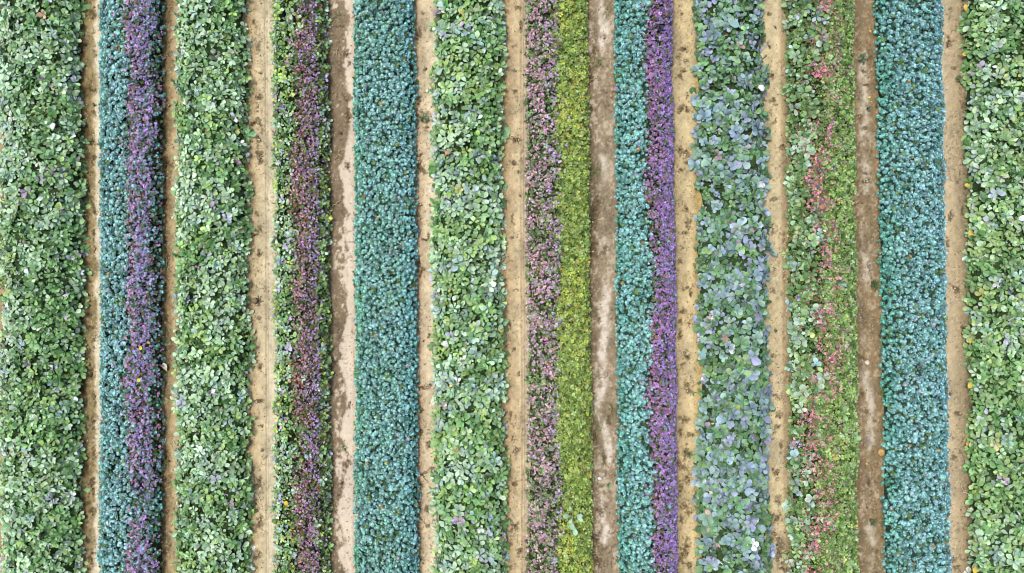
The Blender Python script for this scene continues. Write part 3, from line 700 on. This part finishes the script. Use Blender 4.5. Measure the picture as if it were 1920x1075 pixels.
# bed B: leafy green left, red-violet band, dark green fringe right
bedB = Bed([508, 510, 512, 510], [612, 614, 615, 616], .34, seed=51, amp=.045, sh=3.2, gaps=.6, edge_amp=.03)
ykB = [0, 50, 100, 180, 260, 340, 420, 500, 560, 640, 700, 760, 820, 880, 960, 1020, 1075]
bB = [560, 561, 553, 556, 549, 547, 552, 555, 551, 553, 550, 551, 557, 560, 551, 553, 553]
def mB_pur(u, x, y, rng):
    b = ub(bedB, bB, y, 52, .04, ykB)
    dens = fbm(x * 8, y * 8, 53, 3)
    p = sstep(-.08, .08, u - b + rng.normal(0, .04, len(u))) * (.70 + .9 * (dens - .45))
    p = p * np.where(u > .85, .14, .82)
    p = np.maximum(p, np.where(u < .08, .06, .02))
    return rng.uniform(0, 1, len(u)) < p
def mB_leaf(u, x, y, rng):
    b = ub(bedB, bB, y, 52, .04, ykB)
    return ((u < b + .05) & (rng.uniform(0, 1, len(u)) < np.where(u < b - .08, 1.0, .45))) | ((u > .84) & (rng.uniform(0, 1, len(u)) < .95)) | (rng.uniform(0, 1, len(u)) < .04)
rng = np.random.default_rng(50)
e = row_empty('leafy_strip', bedB, 'narrow mid green leafy strip left of the red violet flowers, beside the ridged sandy path', 'leafy row', 'narrow leafy strips', .2)
LB = [((104, 144, 88), 3), ((70, 108, 50), 2.4), ((140, 168, 76), 1.8), ((150, 180, 146), 2.2), ((136, 160, 160), .8), ((150, 140, 180), .25), ((150, 110, 140), .2), (WHITE, .02), ((180, 186, 80), .22), (CORAL, .01)]
it = sprigs(bedB, .078, rng, .066, LEAVES, LB, leafy_w(50), nleaf=(4, 6), mask=mB_leaf, layers=3, gain=1.65)
batch('leaf', it, M_LEAF, e, 300, 'leaf', score=score_of(it, bedB), stuff_name='foliage')
undergrowth(bedB, e, np.array((.012, .02, .007)), .09, 0, .42)
def mB_fol(u, x, y, rng):
    b = ub(bedB, bB, y, 52, .04, ykB)
    return (u > b - .05) & (rng.uniform(0, 1, len(u)) < .95)
purple_row(bedB, 60, 'dusky red violet flower band between a green leafy strip and the path of white sand', grad_col([(0, (156, 130, 156)), (.3, (164, 116, 112)), (.48, (160, 110, 130)), (.7, (152, 114, 150)), (.9, (138, 118, 176)), (1, (138, 124, 176))], 60,
           [((176, 104, 70), .07), ((120, 140, 70), .08), ((178, 160, 196), .10)], .24, gain=2.1), mB_pur, .7, [((104, 132, 66), 3), ((132, 156, 80), 2), ((120, 96, 70), 1.4), ((50, 66, 36), 3)], mB_fol, u0=.0, uu=(.42, 1), spacing=.032, size=.038)

# bed C: mauve pink left, lime green right
bedC = Bed([985, 986, 989, 988], [1102, 1105, 1109, 1112], .36, seed=91, amp=.045, sh=3.2, gaps=.6, edge_amp=.02, fine=.08)
ykC = [0, 100, 200, 300, 380, 450, 500, 580, 640, 720, 800, 850, 920, 960, 1075]
bC = [1041, 1043, 1045, 1050, 1048, 1052, 1052, 1046, 1050, 1044, 1046, 1048, 1054, 1050, 1050]
def mC_pink(u, x, y, rng):
    b = ub(bedC, bC, y, 92, .025, ykC)
    dens = fbm(x * 7, y * 7, 93, 3)
    p = sstep(-.04, .05, b - u + rng.normal(0, .03, len(u))) * (.44 + 1.4 * (dens - .48))
    return rng.uniform(0, 1, len(u)) < np.maximum(p, .008)
def mC_fol(u, x, y, rng):
    b = ub(bedC, bC, y, 92, .025, ykC)
    return (u < b + .04) & (rng.uniform(0, 1, len(u)) < .85)
def mC_lime(u, x, y, rng):
    b = ub(bedC, bC, y, 92, .025, ykC)
    return (u > b - .0 + rng.normal(0, .04, len(u))) | (rng.uniform(0, 1, len(u)) < .03)
PINKFOL = [((144, 174, 108), 3), ((92, 120, 64), 3), ((160, 184, 134), 1.8), ((60, 76, 44), 2), ((160, 176, 160), .8)]
purple_row(bedC, 90, 'mauve pink flower strip flecked with green, left of the lime green strip', grad_col([(0, (180, 140, 162)), (.2, (180, 130, 154)), (.35, (172, 132, 162)), (.5, (162, 138, 188)), (1, (160, 134, 186))], 90,
           [((186, 144, 134), .09), ((186, 176, 184), .12), ((130, 150, 90), .08)], .2, gain=2.0), mC_pink, .25, PINKFOL, mC_fol, u0=0, u1=.7, uu=(0, .5), spacing=.036, size=.043, fs=.046, fsz=.068, name='pink_flower_row', under=(.026, .034, .014))
rng = np.random.default_rng(100)
e = row_empty('lime_foliage_row', bedC, 'lime green fine leaved strip, right half of the bed shared with mauve pink flowers', 'foliage row', 'fine leaved green strips', .75)
def limecol(x, y, u, r):
    a = sstep(.40, .60, fbm(x * 1.6, y * 1.1, 101, 3))
    w = np.stack([1.2 - .5 * a, 1.2 - .6 * a, .5 + 1.6 * a, np.ones_like(a), np.ones_like(a), .4 + a], -1)
    return pick(r, [((168, 196, 98), 3), ((128, 162, 76), 2.6), ((198, 214, 98), 2.0), ((182, 208, 132), 2), ((92, 112, 50), 1.2), ((196, 178, 96), .35)], len(x), w)[0]
it = heads(bedC, .040, rng, .070, TUFTS, limecol, mC_lime, (0, .03), 3, tilt=.5, u0=.3, ldrop=.03)
batch('foliage', it, M_FINE, e, 300, 'leaf_whorl', score=score_of(it, bedC), stuff_name='foliage')
undergrowth(bedC, e, np.array((.02, .026, .006)), .08, .5, 1)

# bed D: teal left, violet right
bedD = Bed([1155, 1155, 1159, 1160], [1262, 1265, 1270, 1273], .37, seed=111, amp=.04, sh=3.5, gaps=.5, edge_amp=.02)
ykD = [0, 60, 100, 150, 200, 250, 300, 400, 480, 560, 620, 680, 740, 800, 860, 960, 1040, 1075]
bD = [1214, 1210, 1208, 1204, 1208, 1216, 1210, 1214, 1218, 1220, 1222, 1222, 1212, 1216, 1222, 1222, 1222, 1230]
def mD_teal(u, x, y, rng):
    b = ub(bedD, bD, y, 112, .03, ykD)
    p = np.where(u < b + rng.normal(0, .04, len(u)), 1.0, .03)
    return rng.uniform(0, 1, len(u)) < p
def mD_pur(u, x, y, rng):
    b = ub(bedD, bD, y, 112, .03, ykD)
    dens = fbm(x * 9, y * 9, 113, 3)
    p = sstep(-.05, .10, u - b + rng.normal(0, .03, len(u))) * (.66 + .9 * (dens - .5) + .5 * sstep(.75, .95, u))
    return rng.uniform(0, 1, len(u)) < np.maximum(p, .008)
def mD_fol(u, x, y, rng):
    b = ub(bedD, bD, y, 112, .03, ykD)
    return (u > b) & (rng.uniform(0, 1, len(u)) < .7)
e = teal_row(bedD, 110, 'narrow teal blossom strip between the grey brown path and the vivid violet flowers', teal_col((96, 162, 152), (122, 176, 170), (110, 164, 156), 110, .35), mD_teal, u=.25, spacing=.060, size=.064)
undergrowth(bedD, e, np.array(DU), .09, 0, .52)
purple_row(bedD, 120, 'vivid violet flower strip deepening to its right edge, beside the yellowish pitted path', grad_col([(0, (168, 110, 158)), (.5, (166, 108, 168)), (.68, (158, 112, 182)), (.85, (150, 114, 190)), (1, (144, 116, 196))], 120,
           [((186, 136, 130), .05), ((150, 180, 180), .04), ((120, 140, 70), .07)], .22, gain=1.5), mD_pur, .75, PURFOL, mD_fol, u0=.3, uu=(.52, 1), spacing=.035, size=.048, under=(.010, .012, .010))

# bed E: leaves left, magenta speckles, fine yellow-green right
bedE = Bed([1479, 1482, 1484, 1485], [1603, 1607, 1611, 1613], .36, seed=151, amp=.05, sh=3.2, gaps=.55, edge_amp=.03)
ykE = [0, 60, 130, 200, 250, 320, 380, 440, 480, 520, 580, 640, 700, 740, 780, 860, 920, 960, 1000, 1040, 1075]
cE = [1558, 1552, 1546, 1552, 1548, 1534, 1546, 1550, 1556, 1552, 1550, 1552, 1560, 1550, 1518, 1548, 1538, 1552, 1540, 1532, 1534]
def mE_pink(u, x, y, rng):
    c = ub(bedE, cE, y, 152, .01, ykE)
    dens = sstep(.36, .66, fbm(x * 7, y * 5.5, 153, 3))
    p = np.exp(-((u - c) / .22) ** 2) * (.10 + .80 * dens)
    return rng.uniform(0, 1, len(u)) < p
def mE_leaf(u, x, y, rng):
    c = ub(bedE, cE, y, 152, .01, ykE)
    n = fbm(x * 4, y * 4, 154, 3)
    p = sstep(.0, .22, c - u + (n - .5) * .5) + .10 * sstep(.5, .6, n)
    return rng.uniform(0, 1, len(u)) < p
def mE_fine(u, x, y, rng):
    c = ub(bedE, cE, y, 152, .01, ykE)
    return u > c - .05 + rng.normal(0, .05, len(u))
rng = np.random.default_rng(140)
LE = [((112, 152, 96), 3), ((80, 118, 60), 1.6), ((146, 174, 108), 1.6), ((156, 186, 160), 2.8), ((146, 180, 182), 1.0), ((160, 160, 196), .14), ((160, 120, 150), .08), (WHITE, .05), ((180, 188, 96), .10), (CORAL, .015)]
e = row_empty('leafy_strip', bedE, 'mixed green leafy strip on the left side of the magenta speckled bed', 'leafy row', 'narrow leafy strips', .2)
it = sprigs(bedE, .108, rng, .094, LEAVES + ROUND[:4], LE, leafy_w(15), nleaf=(4, 6), mask=mE_leaf, layers=3, gain=1.3)
batch('leaf', it, M_LEAF, e, 300, 'leaf', score=score_of(it, bedE), stuff_name='foliage')
undergrowth(bedE, e, np.array((.014, .02, .007)), .09, 0, .45)
def mE_fol(u, x, y, rng):
    c = ub(bedE, cE, y, 152, .01, ykE)
    return (u < c + .24) & (rng.uniform(0, 1, len(u)) < .8)
purple_row(bedE, 150, 'sparse magenta pink flowers scattered down the middle of a mixed green bed', grad_col([(0, (178, 116, 116)), (.5, (184, 108, 130)), (1, (160, 116, 150))], 150,
           [((168, 116, 96), .22), ((170, 170, 120), .06), ((160, 150, 190), .06)], .2, gain=2.05), mE_pink, .5, [((116, 156, 82), 3.6), ((140, 128, 84), .8), ((84, 120, 60), 2.4), ((150, 116, 92), .5)], mE_fol, u0=0, uu=(.45, .6), spacing=.032, size=.040, name='pink_flower_row')
e = row_empty('lime_foliage_row', bedE, 'yellow green fine leaved strip on the right side of the magenta speckled bed', 'foliage row', 'fine leaved green strips', .85)
def finecol(x, y, u, r):
    return pick(r, [((152, 192, 110), 3), ((118, 160, 80), 2.4), ((178, 212, 122), 2.2), ((180, 208, 154), 2), ((92, 116, 56), 1.4), ((196, 180, 96), .2)], len(x))[0]
it = heads(bedE, .045, rng, .074, TUFTS, finecol, mE_fine, (0, .035), 3, tilt=.55, u0=.3, ldrop=.03)
batch('foliage', it, M_FINE, e, 300, 'leaf_whorl', score=score_of(it, bedE), stuff_name='foliage')
undergrowth(bedE, e, np.array((.018, .024, .007)), .08, .6, 1)

# ------------------------------------------------------------------ small things on the paths and in the rows
def simple_mat(name, rough=.7):
    m = plant_mat(name, rough, .3, .1); return m
M_SMALL = simple_mat('petal_and_dry_leaf'); M_STONE = plant_mat('stone', .85, .2, 0, mott=.25, scale=60)
M_CLOD = plant_mat('damp_soil_lump', .95, .1, 0, mott=.45, scale=70)
rs = np.random.default_rng(99)

def soil_z(): return .012
def place_tmpl(name, tm, mat, px, py, z, size, rot, col, label, cat, group=None, tilt=(0, 0), parent=None, thick=0):
    me = mesh_np(name, tm.V * size, tm.T, tm.Q, mat, tint=tm.M * lin(col) * ALB, uv=tm.UV)
    o = link(name, me, parent); o.location = W(px, py, z); o.rotation_euler = (tilt[0], tilt[1], rot)
    if thick:
        m = o.modifiers.new('solid', 'SOLIDIFY'); m.thickness = thick
    return set_props(o, label, cat, group)

def lump_tmpl(rng, flat=.45, rough=.35, n=10, m=6):
    V = [(0, 0, flat)]; 
    for i in range(1, m):
        t = math.pi * i / m
        for j in range(n):
            a = 2 * math.pi * j / n; r = math.sin(t) * (1 + rng.uniform(-rough, rough))
            V.append((r * math.cos(a) * .5, r * math.sin(a) * .5, flat * math.cos(t) * (1 + rng.uniform(-rough, rough) * .6) * .5))
    V[0] = (0, 0, flat * .5); V.append((0, 0, -flat * .5)); T = []; Q = []
    for j in range(n):
        k = (j + 1) % n; T.append((0, 1 + j, 1 + k)); b = 1 + (m - 2) * n; T.append((len(V) - 1, b + k, b + j))
        for i in range(m - 2):
            p = 1 + i * n; Q.append((p + j, p + n + j, p + n + k, p + k))
    return Tmpl(V, T, Q)

def bar_verts(pts, r0, r1, sides=5):
    """tapering tube through points"""
    V = []; Q = []; pts = [np.array(p, float) for p in pts]; n = len(pts)
    for i, p in enumerate(pts):
        d = pts[min(i + 1, n - 1)] - pts[max(i - 1, 0)]; d /= np.linalg.norm(d) + 1e-9
        a = np.cross(d, [0, 0, 1.]); a /= np.linalg.norm(a) + 1e-9; b = np.cross(d, a)
        r = r0 + (r1 - r0) * i / (n - 1)
        for k in range(sides):
            t = 2 * math.pi * k / sides; V.append(p + r * (a * math.cos(t) + b * math.sin(t)))
    for i in range(n - 1):
        for k in range(sides):
            q = (k + 1) % sides; Q.append((i * sides + k, (i + 1) * sides + k, (i + 1) * sides + q, i * sides + q))
    return V, Q

def twig(px, py, L, rot, label, col=(84, 66, 44), name='twig', r=.006, fork=True):
    n = 7; pts = [(L * (i / (n - 1) - .5), L * .12 * math.sin(i * 1.1 + rs.uniform(0, 6)), .008 + .012 * rs.uniform()) for i in range(n)]
    V, Q = bar_verts(pts, r, r * .45)
    if fork:
        b = pts[3]; V2, Q2 = bar_verts([b, (b[0] + L * .14, b[1] + L * .16, .02), (b[0] + L * .2, b[1] + L * .3, .018)], r * .7, r * .3)
        k = len(V); V += V2; Q += [tuple(k + i for i in q) for q in Q2]
    t = Tmpl(V, [], Q); return place_tmpl(name, t, M_STONE, px, py, .006, 1, rot, col, label, 'twig')

def straw(px, py, L, label, col=(206, 190, 140), k=5, green=False):
    V = []; Q = []
    for j in range(k):
        a = rs.uniform(0, 6.28); c = rs.uniform(-1, 1); l = L * rs.uniform(.5, 1.1); o = rs.uniform(-.03, .03, 2)
        pts = [(o[0] + l * t * math.cos(a + c * t * .8), o[1] + l * t * math.sin(a + c * t * .8), .008 + .05 * t * (1 - t) * 2) for t in (0, .25, .5, .75, 1)]
        v, q = bar_verts(pts, .0045 if not green else .006, .0015, 4); b = len(V); V += v; Q += [tuple(b + i for i in x) for x in q]
    t = Tmpl(V, [], Q)
    return place_tmpl('grass_tuft' if green else 'straw', t, M_FINE, px, py, .008, 1, 0, col, label, 'grass' if green else 'straw')

def weed(px, py, size, label, col=(96, 130, 66), nleaf=6, z=.01, leafsize=.5):
    e = bpy.data.objects.new('weed', None); COL.objects.link(e); e.location = W(px, py, z); e.empty_display_size = .05
    set_props(e, label, 'weed')
    me = None
    for j in range(nleaf):
        t = LEAVES[rs.integers(0, 10)]
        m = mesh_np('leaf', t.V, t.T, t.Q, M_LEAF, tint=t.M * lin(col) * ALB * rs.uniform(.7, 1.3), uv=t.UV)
        o = link('leaf', m, e); o.scale = (size * leafsize,) * 3
        o.rotation_euler = (rs.uniform(.1, .6), 0, 2.4 * j + rs.uniform(-.3, .3)); o.location = (0, 0, .015 + .008 * j)
    V, Q = bar_verts([(0, 0, -.01), (.004, 0, .03), (0, .004, .02 + .008 * nleaf)], .006, .004, 5)
    link('stem', mesh_np('stem', V, np.zeros((0, 3), int), Q, M_FINE, tint=lin((110, 120, 70)) * ALB), e)
    return e

# tiny yellow flowers
def yellow_flower(px, py, z, size, label, col=(236, 222, 30)):
    e = bpy.data.objects.new('yellow_flower', None); COL.objects.link(e); e.location = W(px, py, z); e.empty_display_size = .03
    set_props(e, label, 'flower')
    V = []; T = []; n = 8
    V.append((0, 0, .2)); 
    for j in range(n * 2):
        a = math.pi * j / n; r = .5 if j % 2 == 0 else .36; V.append((r * math.cos(a), r * math.sin(a), .26 if j % 2 == 0 else .14))
    for j in range(n * 2): T.append((0, 1 + j, 1 + (j + 1) % (n * 2)))
    link('petals', mesh_np('petals', np.array(V) * size, T, np.zeros((0, 4), int), M_SMALL, tint=lin(col) * .8), e)
    t = lump_tmpl(rs, .5, .1, 8, 5)
    o = link('centre', mesh_np('centre', t.V * size * .4, t.T, t.Q, M_SMALL, tint=lin((214, 180, 20)) * .8), e); o.location = (0, 0, size * .24)
    V, Q = bar_verts([(0, 0, -.14), (.006, 0, -.06), (0, 0, size * .2)], .004, .003, 5)
    link('stem', mesh_np('stem', V, np.zeros((0, 3), int), Q, M_FINE, tint=lin((110, 130, 70)) * ALB), e)
yellow_flower(264, 653, .43, .055, 'upper of two tiny bright yellow flowers in the narrow purple strip')
yellow_flower(261, 713, .43, .062, 'lower of two tiny bright yellow flowers in the narrow purple strip')
yellow_flower(279, 643, .40, .036, 'small orange yellow flower at the shaded right side of the purple strip', (226, 176, 30))
yellow_flower(723, 869, .42, .040, 'single tiny yellow flower in the solid teal blossom row', (230, 200, 30))

def fallen(px, py, z, size, rot, col, label, cat='leaf', tm=None, name='fallen_leaf', tilt=(0.05, 0)):
    return place_tmpl(name, tm or LEAVES[rs.integers(0, 10)], M_SMALL, px, py, z, size, rot, col, label, cat, tilt=tilt, thick=.002)
fallen(313, 697, .05, .15, .3, (222, 222, 190), 'cream white fallen leaf on the shaded brown path beside the pale leafy row')
fallen(1431, 172, .44, .12, .3, (236, 238, 236), 'white upturned leaf lying on the right edge of the dusty blue row', tm=ROUND[2])
fallen(1654, 856, .03, .12, .4, (206, 172, 104), 'round tan dead leaf on the brown path beside the powder blue row', tm=ROUND[4])
fallen(1333, 968, .45, .12, .6, (206, 180, 160), 'crumpled beige pink dead leaf on the dusty blue row')
fallen(1328, 920, .44, .08, -2.2, (214, 200, 176), 'withered pale leaf lying on the left edge of the dusty blue row')
fallen(540, 948, .40, .08, .8, (236, 196, 60), 'golden yellow leaf lying in the leafy strip beside red violet flowers', tm=ROUND[1])
fallen(1537, 392, .42, .10, -.9, (190, 140, 104), 'coral orange withered leaf at the top edge of the magenta flowers', tm=ROUND[3])
fallen(1520, 935, .42, .10, 1.7, (214, 206, 196), 'pale grey withered leaf in the magenta speckled bed')
fallen(1634, 62, .02, .05, .7, (232, 208, 90), 'uppermost yellow petal on the brown path with white patches', 'petal', name='petal')
fallen(1634, 181, .02, .06, 2.0, (232, 208, 90), 'yellow petal on the brown path, just above the pale bare patch', 'petal', name='petal')
fallen(1628, 872, .02, .05, 1.0, (220, 190, 80), 'yellow petal on the brown path below the round tan leaf', 'petal', name='petal')
fallen(1629, 828, .02, .06, .2, (150, 140, 190), 'pale purple petal on the brown path above the round tan leaf', 'petal', name='petal')
fallen(1161, 166, .40, .08, 1.5, (176, 130, 170), 'mauve petal stuck on the left edge of the teal strip beside violet flowers', 'petal', name='petal')
fallen(1129, 899, .02, .07, 1.4, (240, 238, 228), 'white petal lying on the grey brown path near two green sprigs', 'petal', name='petal', tm=ROUND[5])
fallen(1819, 836, .06, .09, 1.0, (226, 170, 70), 'orange yellow dead leaf at the edge of the bright green row, lower part')
fallen(840, 652, .44, .12, .6, (228, 232, 222), 'whitish upturned leaf on the fresh green leafy row, lower middle', tm=ROUND[6])
fallen(845, 288, .44, .09, 1.3, (216, 138, 118), 'coral leaf on the fresh green leafy row')
fallen(862, 52, .45, .11, -.5, (220, 196, 214), 'pinkish white leaf near the top of the fresh green leafy row')
fallen(99, 244, .46, .11, .2, (238, 240, 236), 'bright white upturned leaf on the leftmost leafy row, upper part', tm=ROUND[0])
fallen(54, 516, .46, .11, .5, (222, 232, 236), 'pale blue white leaf beside a dark gap in the leftmost leafy row')
for k, (px, py) in enumerate([(1812, 22), (1815, 102), (1820, 352), (1826, 430), (1822, 632), (1826, 930), (1828, 1060), (1821, 715)]):
    fallen(px, py, .14, rs.uniform(.09, .13), rs.uniform(-1, 3), (222, 196, 88), ['yellow leaf at the top left corner of the bright green row', 'yellow leaf on the left edge of the bright green row, second from top',
        'yellow leaf on the bright green row edge beside the dark soil margin', 'pair leaf yellowing on the bright green row edge at mid height', 'yellow leaf at the bright green row edge beside a sandy patch',
        'yellow leaf at the bright green row edge beside dry straws', 'yellow leaf at the bottom left of the bright green row', 'yellowish leaf on the bright green row edge above the orange leaf'][k])

# a pale seedling overgrowing the lime strip
e = bpy.data.objects.new('seedling', None); COL.objects.link(e); e.location = W(1073, 968, .40)
set_props(e, 'pale teal seedling with spread leaves standing out of the lime green strip', 'seedling')
for (ax, ay, L_, r) in [(-.03, .0, .12, 1.5), (.05, .01, .11, -1.5), (.07, -.02, .10, -1.9), (.0, -.08, .12, 3.0), (.03, -.16, .13, 3.3), (-.02, .08, .08, .2), (.0, -.03, .09, 2.4)]:
    t = LEAVES[rs.integers(0, 10)]
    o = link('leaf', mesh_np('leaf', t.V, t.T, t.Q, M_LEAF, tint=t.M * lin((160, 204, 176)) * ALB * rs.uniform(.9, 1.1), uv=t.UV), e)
    o.location = (ax, ay, .02); o.scale = (L_,) * 3; o.rotation_euler = (.15, 0, r)
V, Q = bar_verts([(0, .1, .0), (.0, 0, .03), (.01, -.16, .0)], .007, .004, 5)
link('stem', mesh_np('stem', V, np.zeros((0, 3), int), Q, M_FINE, tint=lin((130, 160, 110)) * ALB), e)

weed(795, 222, .16, 'dark green weed in the damp hollow of the twig littered path', (84, 100, 50), 8)
weed(1616, 110, .16, 'small dark weed at the left side of the brown path, upper part', (80, 100, 56), 7)
weed(1628, 204, .09, 'tiny weed in a hollow of the brown path below the yellow petal', (104, 120, 80), 5)
weed(1638, 534, .16, 'dark green weed clump on the right of the brown path at mid height', (76, 96, 44), 9)
weed(1636, 979, .12, 'dark weed in a hollow of the brown path near the bottom', (84, 100, 54), 7)
weed(1797, 148, .14, 'grey green weed on the tan path beside the dark soil margin', (100, 116, 76), 7)
weed(1120, 907, .06, 'smallest green sprig on the grey brown path, left of another', (130, 156, 90), 4)
weed(1141, 909, .11, 'slender green sprig on the grey brown path right of the white petal', (120, 150, 80), 5)
weed(644, 839, .10, 'small bright green sprig on the damp side of the scalloped path', (150, 176, 100), 5)
weed(1292, 852, .12, 'green weed growing in a dark hollow of the yellowish path', (90, 112, 56), 7)
weed(972, 323, .07, 'tiny green sprout on the smooth tan path', (110, 130, 70), 4)
weed(805, 630, .11, 'brownish green leaf sprout at the edge of the twig littered path', (120, 120, 66), 3)
straw(1124, 117, .16, 'green grass tuft on the grey brown path, topmost', (120, 140, 76), 7, True)
straw(1112, 150, .26, 'long dry stem leaning out onto the grey brown path', (176, 170, 104), 3)
straw(1116, 322, .13, 'short green grass tuft on the grey brown path, second from top', (116, 138, 70), 8, True)
straw(1114, 583, .12, 'thin grass sprig at the left edge of the grey brown path', (140, 146, 96), 5, True)
straw(1116, 708, .16, 'curling grass blades at the left edge of the grey brown path', (150, 150, 100), 5, True)
straw(1122, 804, .18, 'grass blades fanning from the lime strip onto the grey brown path', (140, 146, 80), 6, True)
straw(1146, 768, .20, 'dry grass clump on the right side of the grey brown path', (130, 124, 76), 9, True)
straw(1118, 1040, .16, 'dry straws on the bottom part of the grey brown path', (190, 176, 130), 5)
straw(1138, 20, .18, 'loose grass blades at the top of the grey brown path', (150, 150, 96), 6, True)
straw(632, 30, .12, 'green grass tuft at the top of the scalloped path', (130, 150, 80), 6, True)
straw(634, 99, .14, 'curved dry straw on the damp scalloped path, upper part', (206, 190, 140), 4)
straw(632, 288, .14, 'dry straws on the damp scalloped path, second group from top', (206, 190, 140), 4)
straw(633, 382, .14, 'dry straws on the damp scalloped path, at mid height', (196, 186, 134), 5)
straw(632, 997, .12, 'yellowish straws on the damp scalloped path, near the bottom', (190, 180, 110), 5)
straw(312, 870, .16, 'dry grass wisps on the shaded brown path beside purple flowers', (160, 146, 96), 8)
straw(1808, 923, .16, 'bright dry straws on the tan path near the yellowing leaves', (232, 216, 180), 5)
straw(313, 105, .14, 'fine dry wisps at the top of the shaded brown path', (170, 156, 120), 7)
straw(312, 500, .14, 'fine dry wisps halfway down the shaded brown path', (170, 156, 120), 7)
twig(791, 892, .24, -.6, 'long crooked dark twig on the twig littered path')
twig(786, 909, .18, .7, 'shorter dark twig below the long crooked one on the littered path')
twig(795, 727, .20, .1, 'dark twig lying across the littered path beside the teal row')
twig(788, 812, .12, -.9, 'small curled dark twig on the littered path')
twig(475, 231, .13, .5, 'dark twig sticking out from the leafy row onto the ridged path')
twig(967, 262, .17, -.8, 'dark forked twig on the smooth tan path')
twig(476, 442, .12, .6, 'curved dark twig beside the leafy row on the ridged path')
twig(487, 753, .14, -.4, 'slanting dark twig on the ridged sandy path, lower part')
twig(1808, 620, .22, 1.2, 'thin dark root curling on the tan path beside the bright green row', r=.004)
twig(1792, 541, .14, .9, 'thin broken stem on the tan path right of the powder blue row', r=.004)
twig(1295, 552, .10, 1.3, 'thin dark stem on the yellowish pitted path', r=.004)

def stone(px, py, size, col, label, z=.01):
    t = lump_tmpl(rs, .6, .16, 10, 6)
    return place_tmpl('stone', t, M_STONE, px, py, z, size, rs.uniform(0, 3), col, label, 'stone')
stone(1107, 235, .055, (196, 168, 172), 'pinkish stone at the left edge of the grey brown path')
stone(1148, 168, .08, (170, 146, 124), 'light brown stone at the right edge of the grey brown path')
stone(1128, 607, .045, (232, 220, 204), 'small white pebble in the middle of the grey brown path')
stone(477, 564, .10, (134, 112, 88), 'brown angular stone beside the leafy row on the ridged path')
stone(1626, 680, .08, (222, 208, 190), 'whitish stone in a hollow of the brown path')
stone(1636, 779, .06, (180, 170, 160), 'grey pebble on the brown path, right side')
stone(1146, 180, .05, (176, 150, 126), 'smaller light brown stone just below another on the grey brown path')

# crumbly damp crumbs of soil lying in and round the hollows of each path
clods = [lump_tmpl(rs, .5, .42, 9, 6) for _ in range(6)]
CRUMB = {1: 'olive brown path', 2: 'shaded brown path', 3: 'sandy path with a fine ridge', 4: 'scalloped white and taupe path', 5: 'twig littered tan path', 6: 'smooth tan path in the middle',
         7: 'grey brown path', 8: 'yellowish pitted path', 9: 'sandy path right of the dusty blue row', 10: 'brown path with white patches', 11: 'tan path beside the bright green row'}
for i, lst in PITS.items():
    if not lst: continue
    P = []; Z_ = []
    for (px, py, rx, ry, an) in lst:
        k = int(2 + rx * ry / 14)
        for j in range(k):
            P.append(((px + rs.normal(0, .55) * rx - CXP) / PPM, (CYP - py - rs.normal(0, .6) * ry) / PPM, -.004)); Z_.append(rs.uniform(.010, .030))
    for j in range(320):
        y = rs.uniform(Y0, Y1); t_ = rs.uniform(.02, .98) ** (1.0 if rs.uniform() < .5 else 2)
        if rs.uniform() < .5: t_ = 1 - t_
        px = float(edge(PATHS[i]['L'], y) * (1 - t_) + edge(PATHS[i]['R'], y) * t_)
        P.append(((px - CXP) / PPM, y, .006)); Z_.append(rs.uniform(.006, .018))
    n = len(P); a = rs.uniform(0, 6.28, n)
    R_ = frames(np.stack([np.cos(a), np.sin(a), rs.normal(0, .2, n)], -1), np.tile([0, 0, 1.], (n, 1)))
    c = lin((112, 92, 64)) * ALB * rs.uniform(.5, 1.7, (n, 1)) * np.ones((1, 3))
    rr_ = rs.uniform(0, 1, n); c[rr_ < .14] = lin((214, 198, 168)) * ALB; c[rr_ > .94] = lin((110, 124, 68)) * ALB
    it = dict(pos=np.array(P), R=R_, size=np.array(Z_), col=c, var=rs.integers(0, 6, n), tm=clods)
    o = batch('soil_crumbs', it, M_CLOD, None, stuff_name='soil_crumbs')
    set_props(o, 'dark crumbs of damp soil strewn over the ' + CRUMB[i], 'soil crumbs')
